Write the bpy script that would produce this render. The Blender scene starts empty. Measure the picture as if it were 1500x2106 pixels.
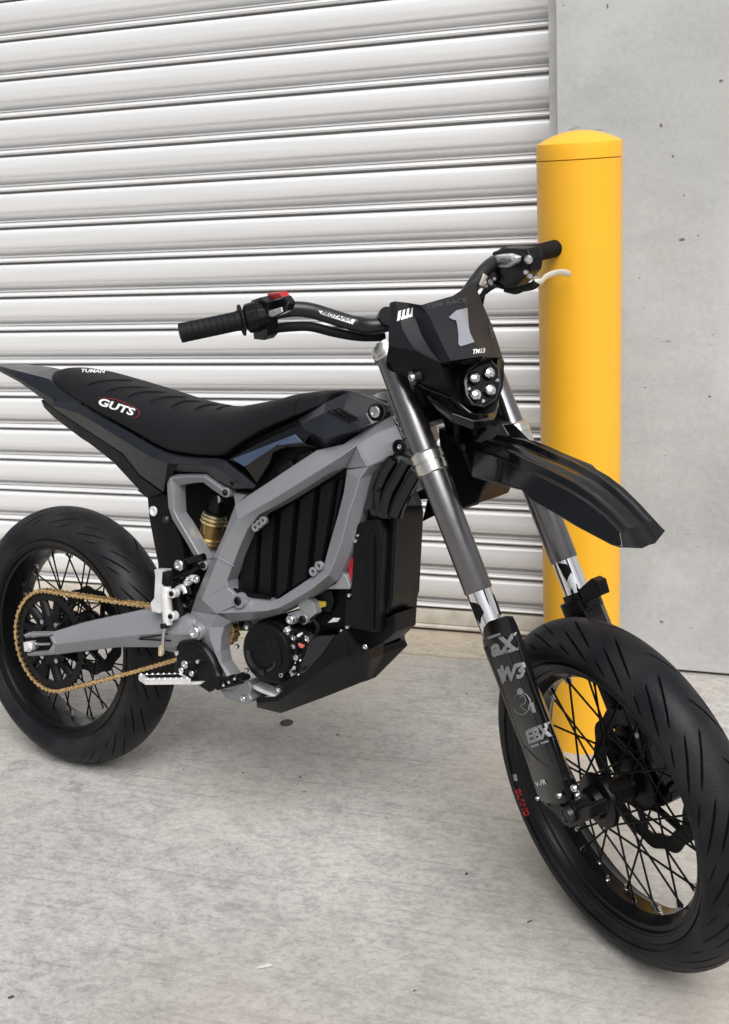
import bpy, bmesh, math, random
from mathutils import Vector, Matrix
from mathutils.bvhtree import BVHTree
R = math.radians
S = bpy.context.scene
COL = S.collection

# ------------------------------------------------------------------ camera
C_R = Vector((0.944855, 0.321669, -0.061472)); C_U = Vector((-0.040931, 0.302227, 0.952357)); C_F = Vector((-0.324922, 0.897323, -0.298727))
CAMP = Vector((0, 0, 1.329244)); FPX = 2344.4714
cd = bpy.data.cameras.new('camera'); cam = bpy.data.objects.new('camera', cd); COL.objects.link(cam)
cam.matrix_world = Matrix(((C_R.x, C_U.x, -C_F.x, CAMP.x), (C_R.y, C_U.y, -C_F.y, CAMP.y), (C_R.z, C_U.z, -C_F.z, CAMP.z), (0, 0, 0, 1)))
cd.sensor_fit = 'VERTICAL'; cd.sensor_height = 36; cd.lens = FPX / 2106 * 36; cd.clip_start = .05; cd.clip_end = 500
S.camera = cam
# ------------------------------------------------------------------ light
SUN_EL, SUN_ROT = 54, 148      # compass-style: degrees clockwise from +Y
w = bpy.data.worlds.new('World'); S.world = w; w.use_nodes = True
nt = w.node_tree; nt.nodes.clear()
sky = nt.nodes.new('ShaderNodeTexSky'); sky.sky_type = 'NISHITA'; sky.sun_disc = False
sky.sun_elevation = R(SUN_EL); sky.sun_rotation = R(SUN_ROT); sky.air_density = 1.0; sky.dust_density = 4.0; sky.ozone_density = .6
bg = nt.nodes.new('ShaderNodeBackground'); bg.inputs[1].default_value = .07
hs = nt.nodes.new('ShaderNodeHueSaturation'); hs.inputs['Saturation'].default_value = .35
wo = nt.nodes.new('ShaderNodeOutputWorld')
nt.links.new(sky.outputs[0], hs.inputs['Color']); nt.links.new(hs.outputs[0], bg.inputs[0]); nt.links.new(bg.outputs[0], wo.inputs[0])
sl = bpy.data.lights.new('sun', 'SUN'); sl.energy = 2.6; sl.angle = R(46); sl.color = (1, .985, .968)
so = bpy.data.objects.new('sun', sl); COL.objects.link(so)
a, e = R(SUN_ROT), R(SUN_EL)
sd = Vector((math.sin(a) * math.cos(e), math.cos(a) * math.cos(e), math.sin(e)))
so.rotation_euler = sd.to_track_quat('Z', 'Y').to_euler()
S.view_settings.view_transform = 'Standard'; S.view_settings.look = 'None'; S.view_settings.exposure = 0.42; S.view_settings.gamma = 1
S.render.engine = 'CYCLES'

# ------------------------------------------------------------------ frames
def ray(px, py): return C_F + (px - 750) / FPX * C_R - (py - 1053) / FPX * C_U
def hitplane(px, py, o, n):
    r = ray(px, py); return CAMP + r * ((o - CAMP).dot(n) / r.dot(n))
class Frame:
    def __init__(s, X, Y, Z, O):
        s.X, s.Y, s.Z, s.O = X.normalized(), Y.normalized(), Z.normalized(), O
    def loc(s, P): d = P - s.O; return Vector((d.dot(s.X), d.dot(s.Y), d.dot(s.Z)))
    def mat(s):
        return Matrix(((s.X.x, s.Y.x, s.Z.x, s.O.x), (s.X.y, s.Y.y, s.Z.y, s.O.y), (s.X.z, s.Y.z, s.Z.z, s.O.z), (0, 0, 0, 1)))
    def y(s, px, py, lat): return s.loc(hitplane(px, py, s.O + s.Y * lat, s.Y))     # point on the plane at this lateral offset
    def x(s, px, py, fwd): return s.loc(hitplane(px, py, s.O + s.X * fwd, s.X))
BX, BY, BZ = Vector((0.96157, -0.27455, 0.0)), Vector((0.27047, 0.94729, -0.17173)), Vector((0.04715, 0.16513, 0.98514))
RAX = Vector((-1.49931, 2.0918, 0.29906))
BK = Frame(BX, BY, BZ, RAX - BZ * .303)
FX, FY, FZ = Vector((0.61034, -0.62945, 0.48092)), Vector((0.68077, 0.72721, 0.08783)), Vector((-0.40501, 0.27379, 0.87236))
FR = Frame(FX, FY, FZ, Vector((-0.1986, 1.68811, 0.29896)))
B, F, FF = BK.y, FR.y, FR.x

# ------------------------------------------------------------------ materials
def mat(name, col, rough=.5, metal=0., bump=0., bscale=60., var=0., vscale=8., coat=0., spec=.5, rvar=0., rscale=14):
    m = bpy.data.materials.new(name); m.use_nodes = True; n = m.node_tree; p = n.nodes['Principled BSDF']
    p.inputs['Base Color'].default_value = (*col, 1); p.inputs['Roughness'].default_value = rough; p.inputs['Metallic'].default_value = metal
    p.inputs['Coat Weight'].default_value = coat; p.inputs['Coat Roughness'].default_value = .08; p.inputs['Specular IOR Level'].default_value = spec
    tc = n.nodes.new('ShaderNodeTexCoord')
    if var:
        t = n.nodes.new('ShaderNodeTexNoise'); t.inputs['Scale'].default_value = vscale; t.inputs['Detail'].default_value = 6
        n.links.new(tc.outputs['Object'], t.inputs['Vector'])
        r = n.nodes.new('ShaderNodeValToRGB'); r.color_ramp.elements[0].position = .3; r.color_ramp.elements[1].position = .7
        r.color_ramp.elements[0].color = (*[c * (1 - var) for c in col], 1); r.color_ramp.elements[1].color = (*[min(1, c * (1 + var)) for c in col], 1)
        n.links.new(t.outputs[0], r.inputs[0]); n.links.new(r.outputs[0], p.inputs['Base Color'])
    if rvar:
        t = n.nodes.new('ShaderNodeTexNoise'); t.inputs['Scale'].default_value = rscale; t.inputs['Detail'].default_value = 8
        n.links.new(tc.outputs['Object'], t.inputs['Vector'])
        mr = n.nodes.new('ShaderNodeMapRange'); mr.inputs[1].default_value = .3; mr.inputs[2].default_value = .7
        mr.inputs[3].default_value = max(.02, rough - rvar); mr.inputs[4].default_value = rough + rvar
        n.links.new(t.outputs[0], mr.inputs[0]); n.links.new(mr.outputs[0], p.inputs['Roughness'])
    if bump:
        t = n.nodes.new('ShaderNodeTexNoise'); t.inputs['Scale'].default_value = bscale; t.inputs['Detail'].default_value = 4
        n.links.new(tc.outputs['Object'], t.inputs['Vector'])
        b = n.nodes.new('ShaderNodeBump'); b.inputs['Strength'].default_value = bump; b.inputs['Distance'].default_value = .002
        n.links.new(t.outputs[0], b.inputs['Height']); n.links.new(b.outputs[0], p.inputs['Normal'])
    return m
M = dict(
    frame=mat('grey_satin_paint', (.265, .27, .292), .36, .35, .06, 500, .05, 5, 0, .5, .05),
    frame_dark=mat('dark_grey_paint', (.022, .025, .032), .4, .2, .1, 300, .1, 6),
    gloss=mat('gloss_black_plastic', (.0025, .0027, .0036), .13, 0, .02, 60, 0, 8, .0, .5, .04),
    plastic=mat('black_plastic', (.004, .0042, .005), .42, 0, .12, 900, .15, 20, 0, .17, .08),
    panel=mat('charcoal_plastic', (.009, .0103, .015), .28, 0, .04, 900, .12, 12, 0, .5, .07),
    seat=mat('seat_vinyl', (.0085, .009, .0115), .55, 0, .5, 1300, .1, 12, 0, .17, .05),
    rubber=mat('rubber', (.006, .0062, .0075), .6, 0, .4, 500, .25, 14, 0, .2, .12),
    rim=mat('anodised_black_rim', (.003, .0032, .0038), .3, 0, .0, 200, 0, 8, 0, .25, .07),
    spoke=mat('black_spoke', (.002, .002, .0024), .4, 0, spec=.2),
    black=mat('black_metal', (.0033, .0035, .0042), .34, 0, .12, 500, .2, 30, 0, .22, .1),
    deep=mat('matt_black', (.0025, .0025, .003), .6, 0, .2, 200, spec=.2),
    steel=mat('steel', (.62, .62, .63), .28, 1., .2, 300, .1, 40, 0, .5, .1, 60),
    silver=mat('cast_silver', (.84, .84, .84), .36, .55, .5, 260, .12, 40, 0, .5, .1, 60),
    forktube=mat('hard_anodised_tube', (.20, .195, .205), .3, .95, .05, 500, .05, 20, 0, .5, .05, 40),
    collar=mat('satin_nickel', (.66, .645, .61), .3, 1., .03, 200, .05, 30, 0, .5, .08, 40),
    chrome=mat('chrome_stanchion', (.85, .85, .86), .06, 1.),
    gold=mat('gold_anodised', (.82, .68, .42), .26, .95, .2, 300, .15, 60, 0, .5, .08, 60),
    chain=mat('gold_chain', (.66, .47, .24), .28, .9, .4, 500, .3, 90, 0, .5, .1, 90),
    red=mat('red_plastic', (.38, .012, .014), .4, 0, .2, 200, .1, 40),
    redprint=mat('red_print', (.42, .015, .015), .55, 0, 0, 60, .15, 80),
    white=mat('white_print', (.72, .72, .72), .5, 0, 0, 60, .12, 90),
    greyprint=mat('grey_print', (.30, .30, .31), .45, 0, 0, 60, .2, 120),
    dimprint=mat('dim_print', (.028, .029, .033), .5, 0, 0, 60, .2, 120),
    one=mat('silver_numeral', (.40, .41, .46), .28, .7, .1, 100, .1, 14),
    lens=mat('lamp_lens', (.8, .81, .83), .06, 1., 1., 190, .5, 160),
    cream=mat('cream_alloy', (.66, .63, .55), .35, .4, .2, 200, .08, 30),
    yellow=mat('yellow_plastic', (.45, .35, .03), .45, 0, .2, 200, .1, 30),
    blue=mat('blue_grey_gloss', (.06, .085, .15), .2, .2, .1, 100, .12, 20, .1),
    stone=mat('stone', (.05, .045, .04), .8, 0, .6, 200, .4, 60),
)
# tyre rubber: the tread face is scuffed, the shade in the grooves is painted darker (groove distance is stored per vertex)
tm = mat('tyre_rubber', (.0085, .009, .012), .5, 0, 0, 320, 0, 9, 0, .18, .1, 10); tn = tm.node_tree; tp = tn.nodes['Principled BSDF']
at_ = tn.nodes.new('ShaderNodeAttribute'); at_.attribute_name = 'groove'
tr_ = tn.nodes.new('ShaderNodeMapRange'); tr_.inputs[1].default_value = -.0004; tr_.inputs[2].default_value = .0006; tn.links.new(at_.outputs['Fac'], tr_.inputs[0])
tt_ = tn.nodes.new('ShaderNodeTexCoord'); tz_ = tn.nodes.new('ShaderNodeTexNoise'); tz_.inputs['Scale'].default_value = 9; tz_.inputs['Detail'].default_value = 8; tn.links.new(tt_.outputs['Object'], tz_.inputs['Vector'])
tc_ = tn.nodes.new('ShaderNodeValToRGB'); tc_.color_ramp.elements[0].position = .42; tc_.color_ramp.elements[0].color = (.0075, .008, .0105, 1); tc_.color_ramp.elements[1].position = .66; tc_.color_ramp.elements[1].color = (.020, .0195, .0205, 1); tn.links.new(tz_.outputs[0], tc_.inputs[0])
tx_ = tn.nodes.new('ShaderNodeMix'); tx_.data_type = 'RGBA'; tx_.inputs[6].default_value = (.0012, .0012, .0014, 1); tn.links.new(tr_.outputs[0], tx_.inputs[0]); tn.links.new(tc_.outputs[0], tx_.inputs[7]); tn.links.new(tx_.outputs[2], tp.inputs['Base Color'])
tb_ = tn.nodes.new('ShaderNodeBump'); tb_.inputs['Strength'].default_value = .25; tb_.inputs['Distance'].default_value = .002
tz2 = tn.nodes.new('ShaderNodeTexNoise'); tz2.inputs['Scale'].default_value = 260; tz2.inputs['Detail'].default_value = 4; tn.links.new(tt_.outputs['Object'], tz2.inputs['Vector']); tn.links.new(tz2.outputs[0], tb_.inputs['Height']); tn.links.new(tb_.outputs[0], tp.inputs['Normal'])
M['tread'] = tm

# ------------------------------------------------------------------ mesh building
class MB:
    def __init__(s): s.v = []; s.f = []
    def add(s, vs, fs):
        k = len(s.v); s.v += [Vector(v) for v in vs]; s.f += [[i + k for i in f] for f in fs]; return s
    def mirror(s):
        k = len(s.v); s.v += [Vector((v.x, -v.y, v.z)) for v in s.v]; s.f += [[i + k for i in reversed(f)] for f in list(s.f)]; return s
    def relief(s, rows, th=.02, d=(0, 1, 0), close=False):
        """rows of points, thickened towards d (inwards)"""
        n, m = len(rows), len(rows[0]); d = Vector(d) * th
        fr = [Vector(p) for r in rows for p in r]; bk = [p + d for p in fr]; N = n * m
        fs = []
        cols = m if close else m - 1
        for i in range(n - 1):
            for j in range(cols):
                a, b, c, e = i * m + j, i * m + (j + 1) % m, (i + 1) * m + (j + 1) % m, (i + 1) * m + j
                fs.append([a, b, c, e]); fs.append([N + e, N + c, N + b, N + a])
        for j in range(cols):
            a, b = j, (j + 1) % m; fs.append([a, N + a, N + b, b])
            a, b = (n - 1) * m + j, (n - 1) * m + (j + 1) % m; fs.append([b, N + b, N + a, a])
        if not close:
            for i in range(n - 1):
                a, b = i * m, (i + 1) * m; fs.append([b, N + b, N + a, a])
                a, b = i * m + m - 1, (i + 1) * m + m - 1; fs.append([a, N + a, N + b, b])
        return s.add(fr + bk, fs)
    def prism(s, pts, d):
        n = len(pts); d = Vector(d); P = [Vector(p) for p in pts]
        return s.add(P + [p + d for p in P], [list(range(n)), list(range(2 * n - 1, n - 1, -1))] + [[i, i + n, (i + 1) % n + n, (i + 1) % n] for i in range(n)])
    def tube(s, path, r, seg=14, caps=True, flat=1.):
        P = [Vector(p) for p in path]; n = len(P); rr = r if isinstance(r, (list, tuple)) else [r] * n
        vs = []; fs = []; up = None
        for i in range(n):
            t = (P[min(i + 1, n - 1)] - P[max(i - 1, 0)]).normalized()
            if up is None: up = t.orthogonal().normalized()
            up = (up - t * up.dot(t)).normalized(); b = t.cross(up)
            for k in range(seg):
                a = 2 * math.pi * k / seg; vs.append(P[i] + (up * math.cos(a) + b * math.sin(a) * flat) * rr[i])
        for i in range(n - 1):
            for k in range(seg): fs.append([i * seg + k, i * seg + (k + 1) % seg, (i + 1) * seg + (k + 1) % seg, (i + 1) * seg + k])
        if caps: fs += [list(range(seg - 1, -1, -1)), [(n - 1) * seg + k for k in range(seg)]]
        return s.add(vs, fs)
    def lathe(s, o, ax, prof, seg=32, closed=False):
        """prof: (distance along axis, radius)"""
        o = Vector(o); ax = Vector(ax).normalized(); u = ax.orthogonal().normalized(); v = ax.cross(u)
        vs = []; fs = []; n = len(prof)
        for t, r in prof:
            for k in range(seg):
                a = 2 * math.pi * k / seg; vs.append(o + ax * t + (u * math.cos(a) + v * math.sin(a)) * max(r, 1e-5))
        for i in range(n if closed else n - 1):
            j = (i + 1) % n
            for k in range(seg): fs.append([i * seg + k, i * seg + (k + 1) % seg, j * seg + (k + 1) % seg, j * seg + k])
        if not closed: fs += [list(range(seg - 1, -1, -1)), [(n - 1) * seg + k for k in range(seg)]]
        return s.add(vs, fs)
    def box(s, c, sz, rot=None):
        c = Vector(c); h = Vector(sz) / 2; rot = rot or Matrix.Identity(3)
        vs = [c + rot @ Vector((x * h.x, y * h.y, z * h.z)) for x in (-1, 1) for y in (-1, 1) for z in (-1, 1)]
        return s.add(vs, [[0, 1, 3, 2], [4, 6, 7, 5], [0, 4, 5, 1], [2, 3, 7, 6], [0, 2, 6, 4], [1, 5, 7, 3]])
    def build(s, name, m, parent=None, frame=None, bevel=0., seg=2, smooth=35, recalc=True):
        me = bpy.data.meshes.new(name); me.from_pydata(s.v, [], s.f); me.validate()
        if recalc:
            b = bmesh.new(); b.from_mesh(me); bmesh.ops.recalc_face_normals(b, faces=b.faces); b.to_mesh(me); b.free()
        for p in me.polygons: p.use_smooth = True
        me.set_sharp_from_angle(angle=R(smooth))
        me.materials.append(m if not isinstance(m, str) else M[m])
        o = bpy.data.objects.new(name, me); COL.objects.link(o)
        if parent: o.parent = parent
        if frame is FR: o.matrix_local = BK.mat().inverted() @ FR.mat()
        if bevel:
            bv = o.modifiers.new('bevel', 'BEVEL'); bv.width = bevel; bv.segments = seg; bv.limit_method = 'ANGLE'; bv.angle_limit = R(28); bv.harden_normals = True
        return o
def smooth_path(P, n=6):
    P = [Vector(p) for p in P]; out = []
    for i in range(len(P) - 1):
        a, b, c, d = P[max(i - 1, 0)], P[i], P[i + 1], P[min(i + 2, len(P) - 1)]
        for k in range(n):
            t = k / n; out.append(.5 * ((2 * b) + (c - a) * t + (2 * a - 5 * b + 4 * c - d) * t * t + (3 * b - a - 3 * c + d) * t ** 3))
    out.append(P[-1]); return out
def tag(o, label=None, cat=None, group=None, kind=None):
    for k, v in (('label', label), ('category', cat), ('group', group), ('kind', kind)):
        if v: o[k] = v
    return o
def empty(name, mtx):
    o = bpy.data.objects.new(name, None); COL.objects.link(o); o.matrix_world = mtx; o.empty_display_size = .1; return o
def interp(x, T):
    if x <= T[0][0]: return T[0][1]
    for (a, p), (b, q) in zip(T, T[1:]):
        if x <= b: return p + (q - p) * (x - a) / (b - a)
    return T[-1][1]

# ================================================================== SETTING
def concrete(name, base, scale=1., warm=0, rough=.8, stains=True, coord='Object', spots=()):
    m = bpy.data.materials.new(name); m.use_nodes = True; n = m.node_tree; L = n.links; p = n.nodes['Principled BSDF']; p.inputs['Roughness'].default_value = rough
    p.inputs['Specular IOR Level'].default_value = .35
    tc = n.nodes.new('ShaderNodeTexCoord')
    def noise(s, det=8, rgh=.6, dist=0., sc=(1, 1, 1), rot=0):
        mp = n.nodes.new('ShaderNodeMapping'); mp.inputs['Scale'].default_value = sc; mp.inputs['Rotation'].default_value = (0, 0, rot)
        L.new(tc.outputs[coord], mp.inputs[0])
        t = n.nodes.new('ShaderNodeTexNoise'); t.inputs['Scale'].default_value = s * scale; t.inputs['Detail'].default_value = det; t.inputs['Roughness'].default_value = rgh; t.inputs['Distortion'].default_value = dist
        L.new(mp.outputs[0], t.inputs['Vector']); return t.outputs[0]
    def ramp(s, stops):
        r = n.nodes.new('ShaderNodeValToRGB'); L.new(s, r.inputs[0])
        r.color_ramp.elements[0].position = stops[0][0]; r.color_ramp.elements[0].color = (*stops[0][1], 1)
        r.color_ramp.elements[1].position = stops[-1][0]; r.color_ramp.elements[1].color = (*stops[-1][1], 1)
        for q, c in stops[1:-1]: e_ = r.color_ramp.elements.new(q); e_.color = (*c, 1)
        return r.outputs[0]
    def mix(a_, b_, f, mode='MIX'):
        x = n.nodes.new('ShaderNodeMix'); x.data_type = 'RGBA'; x.blend_type = mode
        if isinstance(f, float): x.inputs[0].default_value = f
        else: L.new(f, x.inputs[0])
        for s_, i in ((a_, 6), (b_, 7)):
            if isinstance(s_, tuple): x.inputs[i].default_value = (*s_, 1)
            else: L.new(s_, x.inputs[i])
        return x.outputs[2]
    g = lambda k: tuple(c * k for c in base)
    c = ramp(noise(1.3, 7, .6, .4), [(.34, g(.84)), (.5, g(1.0)), (.66, g(1.1))])
    if stains:
        c = mix(c, ramp(noise(16, 7, .7, .5, (1, 1.5, 1), .7), [(.40, (.72, .72, .72)), (.5, (1, 1, 1)), (.60, (1.13, 1.13, 1.12))]), .55, 'MULTIPLY')
        c = mix(c, ramp(noise(60, 6, .75, .5, (1, 1.4, 1), -.5), [(.40, (.66, .66, .66)), (.5, (1, 1, 1)), (.60, (1.18, 1.18, 1.17))]), .55, 'MULTIPLY')
        c = mix(c, ramp(noise(230, 4, .8), [(.36, (.72, .72, .72)), (.62, (1.18, 1.18, 1.18))]), .4, 'MULTIPLY')
        # trowel streaks
        c = mix(c, ramp(noise(9, 3, .5, .5, (.35, 9, 1), 1.0), [(.34, (.74, .74, .74)), (.42, (1, 1, 1)), (.72, (1.06, 1.06, 1.06))]), .6, 'MULTIPLY')
        # broad warm dust area
        c = mix(c, (base[0] * .96, base[1] * .90, base[2] * .80), ramp(noise(.9, 3, .5, .3), [(.42, (0, 0, 0)), (.62, (.7, .7, .7))]))
    else:
        c = mix(c, ramp(noise(5, 6, .6, .6, (1, 1, 2.2)), [(.35, (.9, .9, .91)), (.65, (1.04, 1.04, 1.03))]), .7, 'MULTIPLY')
        c = mix(c, ramp(noise(70, 4, .7, .5), [(.3, (.86, .86, .86)), (.7, (1.08, 1.08, 1.08))]), .6, 'MULTIPLY')
        c = mix(c, (base[0] * .62, base[1] * .61, base[2] * .6), ramp(noise(11, 3, .55, .8, (1, 1, 5.5)), [(.715, (0, 0, 0)), (.745, (.8, .8, .8))]))
        c = mix(c, (base[0] * 1.13, base[1] * 1.13, base[2] * 1.15), ramp(noise(2.6, 5, .6, 1.2, (1.6, 1, .8)), [(.56, (0, 0, 0)), (.66, (.5, .5, .5))]))
        c = mix(c, (base[0] * .93, base[1] * .95, base[2] * .88), ramp(noise(1.1, 4, .5, 0), [(.5, (0, 0, 0)), (.7, (.6, .6, .6))]))
    for (sx, sy, sr, st_, ring_) in spots:
        sub = n.nodes.new('ShaderNodeVectorMath'); sub.operation = 'SUBTRACT'; L.new(tc.outputs[coord], sub.inputs[0]); sub.inputs[1].default_value = (sx, sy, 0)
        ln = n.nodes.new('ShaderNodeVectorMath'); ln.operation = 'LENGTH'; L.new(sub.outputs[0], ln.inputs[0])
        wb = n.nodes.new('ShaderNodeMath'); wb.operation = 'MULTIPLY_ADD'; L.new(noise(22, 5, .65), wb.inputs[0]); wb.inputs[1].default_value = sr * .9; L.new(ln.outputs['Value'], wb.inputs[2])
        k_ = 1 - st_
        stops = [(0, (1 - st_ * .45,) * 3), (sr * 1.25, (1 - st_ * .55,) * 3), (sr * 1.42, (k_, k_ * .985, k_ * .96)), (sr * 1.6, (1, 1, 1))] if ring_ else [(0, (k_,) * 3), (sr * 1.1, (k_ * 1.02,) * 3), (sr * 1.6, (1, 1, 1))]
        c = mix(c, ramp(wb.outputs[0], stops), 1., 'MULTIPLY')
    # pits
    v = n.nodes.new('ShaderNodeTexVoronoi'); v.inputs['Scale'].default_value = (6.5 if stains else 9) * scale; v.feature = 'F1'; v.voronoi_dimensions = '2D'; v.inputs['Randomness'].default_value = 1
    nd = n.nodes.new('ShaderNodeTexNoise'); nd.inputs['Scale'].default_value = 30; L.new(tc.outputs[coord], nd.inputs['Vector'])
    mxv = n.nodes.new('ShaderNodeMix'); mxv.data_type = 'VECTOR'; mxv.inputs[0].default_value = .03; L.new(tc.outputs[coord], mxv.inputs[4]); L.new(nd.outputs[1], mxv.inputs[5]); vm = n.nodes.new('ShaderNodeMapping'); vm.inputs['Rotation'].default_value = (0 if stains else R(-90), 0, 0); vm.inputs['Location'].default_value = (0, 0, 0) if stains else (.37, .13, 0); L.new(mxv.outputs[1], vm.inputs[0]); L.new(vm.outputs[0], v.inputs['Vector'])
    ws = n.nodes.new('ShaderNodeTexWhiteNoise'); L.new(v.outputs['Color'], ws.inputs[0])
    mr = n.nodes.new('ShaderNodeMapRange'); mr.inputs[1].default_value = .55 if stains else .3; mr.inputs[2].default_value = 1.; mr.inputs[3].default_value = -.01; mr.inputs[4].default_value = .024 if stains else .042
    L.new(ws.outputs[0], mr.inputs[0])
    lt = n.nodes.new('ShaderNodeMath'); lt.operation = 'SUBTRACT'; L.new(mr.outputs[0], lt.inputs[0]); L.new(v.outputs['Distance'], lt.inputs[1])
    pit = n.nodes.new('ShaderNodeMapRange'); pit.inputs[1].default_value = 0; pit.inputs[2].default_value = .004; L.new(lt.outputs[0], pit.inputs[0])
    c = mix(c, tuple(k * (.22 if stains else .36) for k in base), pit.outputs[0])
    L.new(c, p.inputs['Base Color'])
    hn = noise(120 if stains else 45, 6, .65); hb = noise(7, 4, .5)
    ad = n.nodes.new('ShaderNodeMath'); ad.operation = 'MULTIPLY_ADD'; L.new(hb, ad.inputs[0]); ad.inputs[1].default_value = 1.5 if not stains else 1.; L.new(hn, ad.inputs[2])
    sb = n.nodes.new('ShaderNodeMath'); sb.operation = 'SUBTRACT'; L.new(ad.outputs[0], sb.inputs[0]); L.new(pit.outputs[0], sb.inputs[1])
    b = n.nodes.new('ShaderNodeBump'); b.inputs['Strength'].default_value = .6 if stains else .3; b.inputs['Distance'].default_value = .003; L.new(sb.outputs[0], b.inputs['Height']); L.new(b.outputs[0], p.inputs['Normal'])
    return m
gz_ = lambda px, py: hitplane(px, py, Vector((0, 0, 0)), Vector((0, 0, 1)))
M['ground'] = concrete('ground_concrete', (.40, .39, .376), spots=[(gz_(x, y).x, gz_(x, y).y, r_, k_, g_) for x, y, r_, k_, g_ in ((38, 1574, .024, .22, True), (150, 1618, .030, .18, False), (148, 1733, .024, .16, True), (960, 1798, .05, .05, False), (620, 1640, .16, .07, False), (1130, 1860, .2, .05, False), (700, 2040, .05, .10, False), (890, 2050, .06, .09, False))])
M['thresh'] = concrete('dusty_threshold', (.46, .41, .34), 1.4)
M['wall'] = concrete('wall_concrete', (.465, .473, .474), stains=False, rough=.75)

YS, YW = 2.93, 2.785; SP = .10119
XJ, XW = -.508, -.475
XL = -3.9
tag(MB().add([(-60, -60, 0), (60, -60, 0), (60, 60, 0), (-60, 60, 0)], [[0, 1, 2, 3]]).build('ground', 'ground', recalc=False), kind='structure')
# dusty strip of slab under the shutter line with a ragged front edge
random.seed(4)
xs = [XL + .03 * i for i in range(int((XW - XL) / .03) + 1)] + [XW + .01]
fr_ = [Vector((x, 2.7625 + random.uniform(-.004, .004) + (.004 * math.sin(x * 17)), .0)) for x in xs]
mb = MB(); n_ = len(xs)
mb.add([(v.x, v.y - .002, -.01) for v in fr_] + [(v.x, v.y, .005) for v in fr_] + [(x, 4.2, .005) for x in xs], [[i, i + 1, n_ + i + 1, n_ + i] for i in range(n_ - 1)] + [[n_ + i, n_ + i + 1, 2 * n_ + i + 1, 2 * n_ + i] for i in range(n_ - 1)])
tag(mb.build('threshold', 'thresh', recalc=False), kind='structure')
# wall with the door opening (one casting)
mb = MB()
mb.box(((XW + 8) / 2 + 0, YW + .2, 2.508), (8 - XW, .4, 5.0)); mb.box(((XW + 8) / 2 + .01, YW + .22, .004), (8 - XW - .02, .38, .010))
mb.box(((XL - 8) / 2, YW + .2, 2.5), (8 + XL, .4, 5.01))
mb.box(((XL + XW) / 2, YW + .2, 4.15), (XW - XL, .4, 1.7))
mb.box((0, YW + 5.2, 2.5), (16.2, .3, 5.0)); mb.box((0, YW + 2.8, 5.12), (16.2, 5.1, .2)); mb.box((8.1, YW + 2.8, 2.5), (.2, 5.1, 5.0)); mb.box((-8.1, YW + 2.8, 2.5), (.2, 5.1, 5.0))  # unseen back wall, roof and sides, added to keep sky light out
wall = mb.build('concrete_wall', 'wall', bevel=.004); tag(wall, 'smooth grey concrete wall right of the roller shutter, behind the yellow bollard', 'wall')

# roller shutter ------------------------------------------------------
sh = bpy.data.materials.new('shutter_metal'); sh.use_nodes = True; n = sh.node_tree; p = n.nodes['Principled BSDF']
p.inputs['Metallic'].default_value = .35; p.inputs['Roughness'].default_value = .34; p.inputs['Specular IOR Level'].default_value = .6
tc = n.nodes.new('ShaderNodeTexCoord'); mp = n.nodes.new('ShaderNodeMapping'); mp.inputs['Scale'].default_value = (.8, 1, 26); n.links.new(tc.outputs['Object'], mp.inputs[0])
t = n.nodes.new('ShaderNodeTexNoise'); t.inputs['Scale'].default_value = 3; t.inputs['Detail'].default_value = 6; n.links.new(mp.outputs[0], t.inputs['Vector'])
r = n.nodes.new('ShaderNodeValToRGB'); r.color_ramp.elements[0].position = .3; r.color_ramp.elements[0].color = (.80, .80, .80, 1); r.color_ramp.elements[1].position = .7; r.color_ramp.elements[1].color = (.87, .87, .87, 1)
n.links.new(t.outputs[0], r.inputs[0]); n.links.new(r.outputs[0], p.inputs['Base Color'])
t2 = n.nodes.new('ShaderNodeTexNoise'); t2.inputs['Scale'].default_value = 1.2; t2.inputs['Detail'].default_value = 5; n.links.new(tc.outputs['Object'], t2.inputs['Vector'])
bb_ = n.nodes.new('ShaderNodeBump'); bb_.inputs['Strength'].default_value = .05; bb_.inputs['Distance'].default_value = .01; n.links.new(t2.outputs[0], bb_.inputs['Height']); n.links.new(bb_.outputs[0], p.inputs['Normal'])
M['shutter'] = sh
shutter = empty('roller_shutter', Matrix.Translation((XJ, YS, .02)))
tag(shutter, 'white ribbed metal roller shutter closed behind the motorcycle', 'shutter')
# slat section going down from a seam: (t down, depth towards the camera in mm)
SL = [(0, -30), (.012, -2), (.020, 6), (.035, 12), (.07, 15.5), (.13, 17.5), (.34, 18.5), (.48, 18), (.53, 16.5), (.565, 14), (.60, 10), (.635, 4.5), (.665, -1), (.70, -8), (.73, -13), (.745, -14), (.755, -12), (.765, -2), (.785, 1.5), (.80, 0), (.805, -7), (.815, -7), (.83, 1), (.845, 7), (.87, 11.5), (.895, 12.5), (.92, 11), (.938, 7.5), (.95, 2), (.955, -6), (.958, -30)]
rows = []
for i in range(-17, 15):
    zt = CAMP.z + (2.5585 - i) * SP
    rows += [(d / 1000, zt - t_ * SP) for t_, d in SL]
z15 = CAMP.z + (2.5585 - 15) * SP
xs = [XL + .02, XL + 1.2, -1.6, -1.0, XJ]
mb = MB(); nv = len(rows)
o0 = Vector((XJ, YS, .02))
mb.add([Vector((x, YS - d + .004, z)) - o0 for x in xs for d, z in rows], [[j * nv + i, j * nv + i + 1, (j + 1) * nv + i + 1, (j + 1) * nv + i] for j in range(len(xs) - 1) for i in range(nv - 1)])
mb.build('slat_curtain', 'shutter', shutter, smooth=40, recalc=False)
br = [(0, z15), (.010, z15 - .002), (.012, z15 - .006), (.012, z15 - .043), (.009, z15 - .046), (.016, z15 - .049), (.018, z15 - .0505), (.018, z15 - .056), (-.012, z15 - .056)]
M['rail'] = mat('dusty_rail_paint', (.60, .565, .49), .5, .2, .3, 60, .16, 22)
mb = MB(); nv = len(br)
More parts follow.
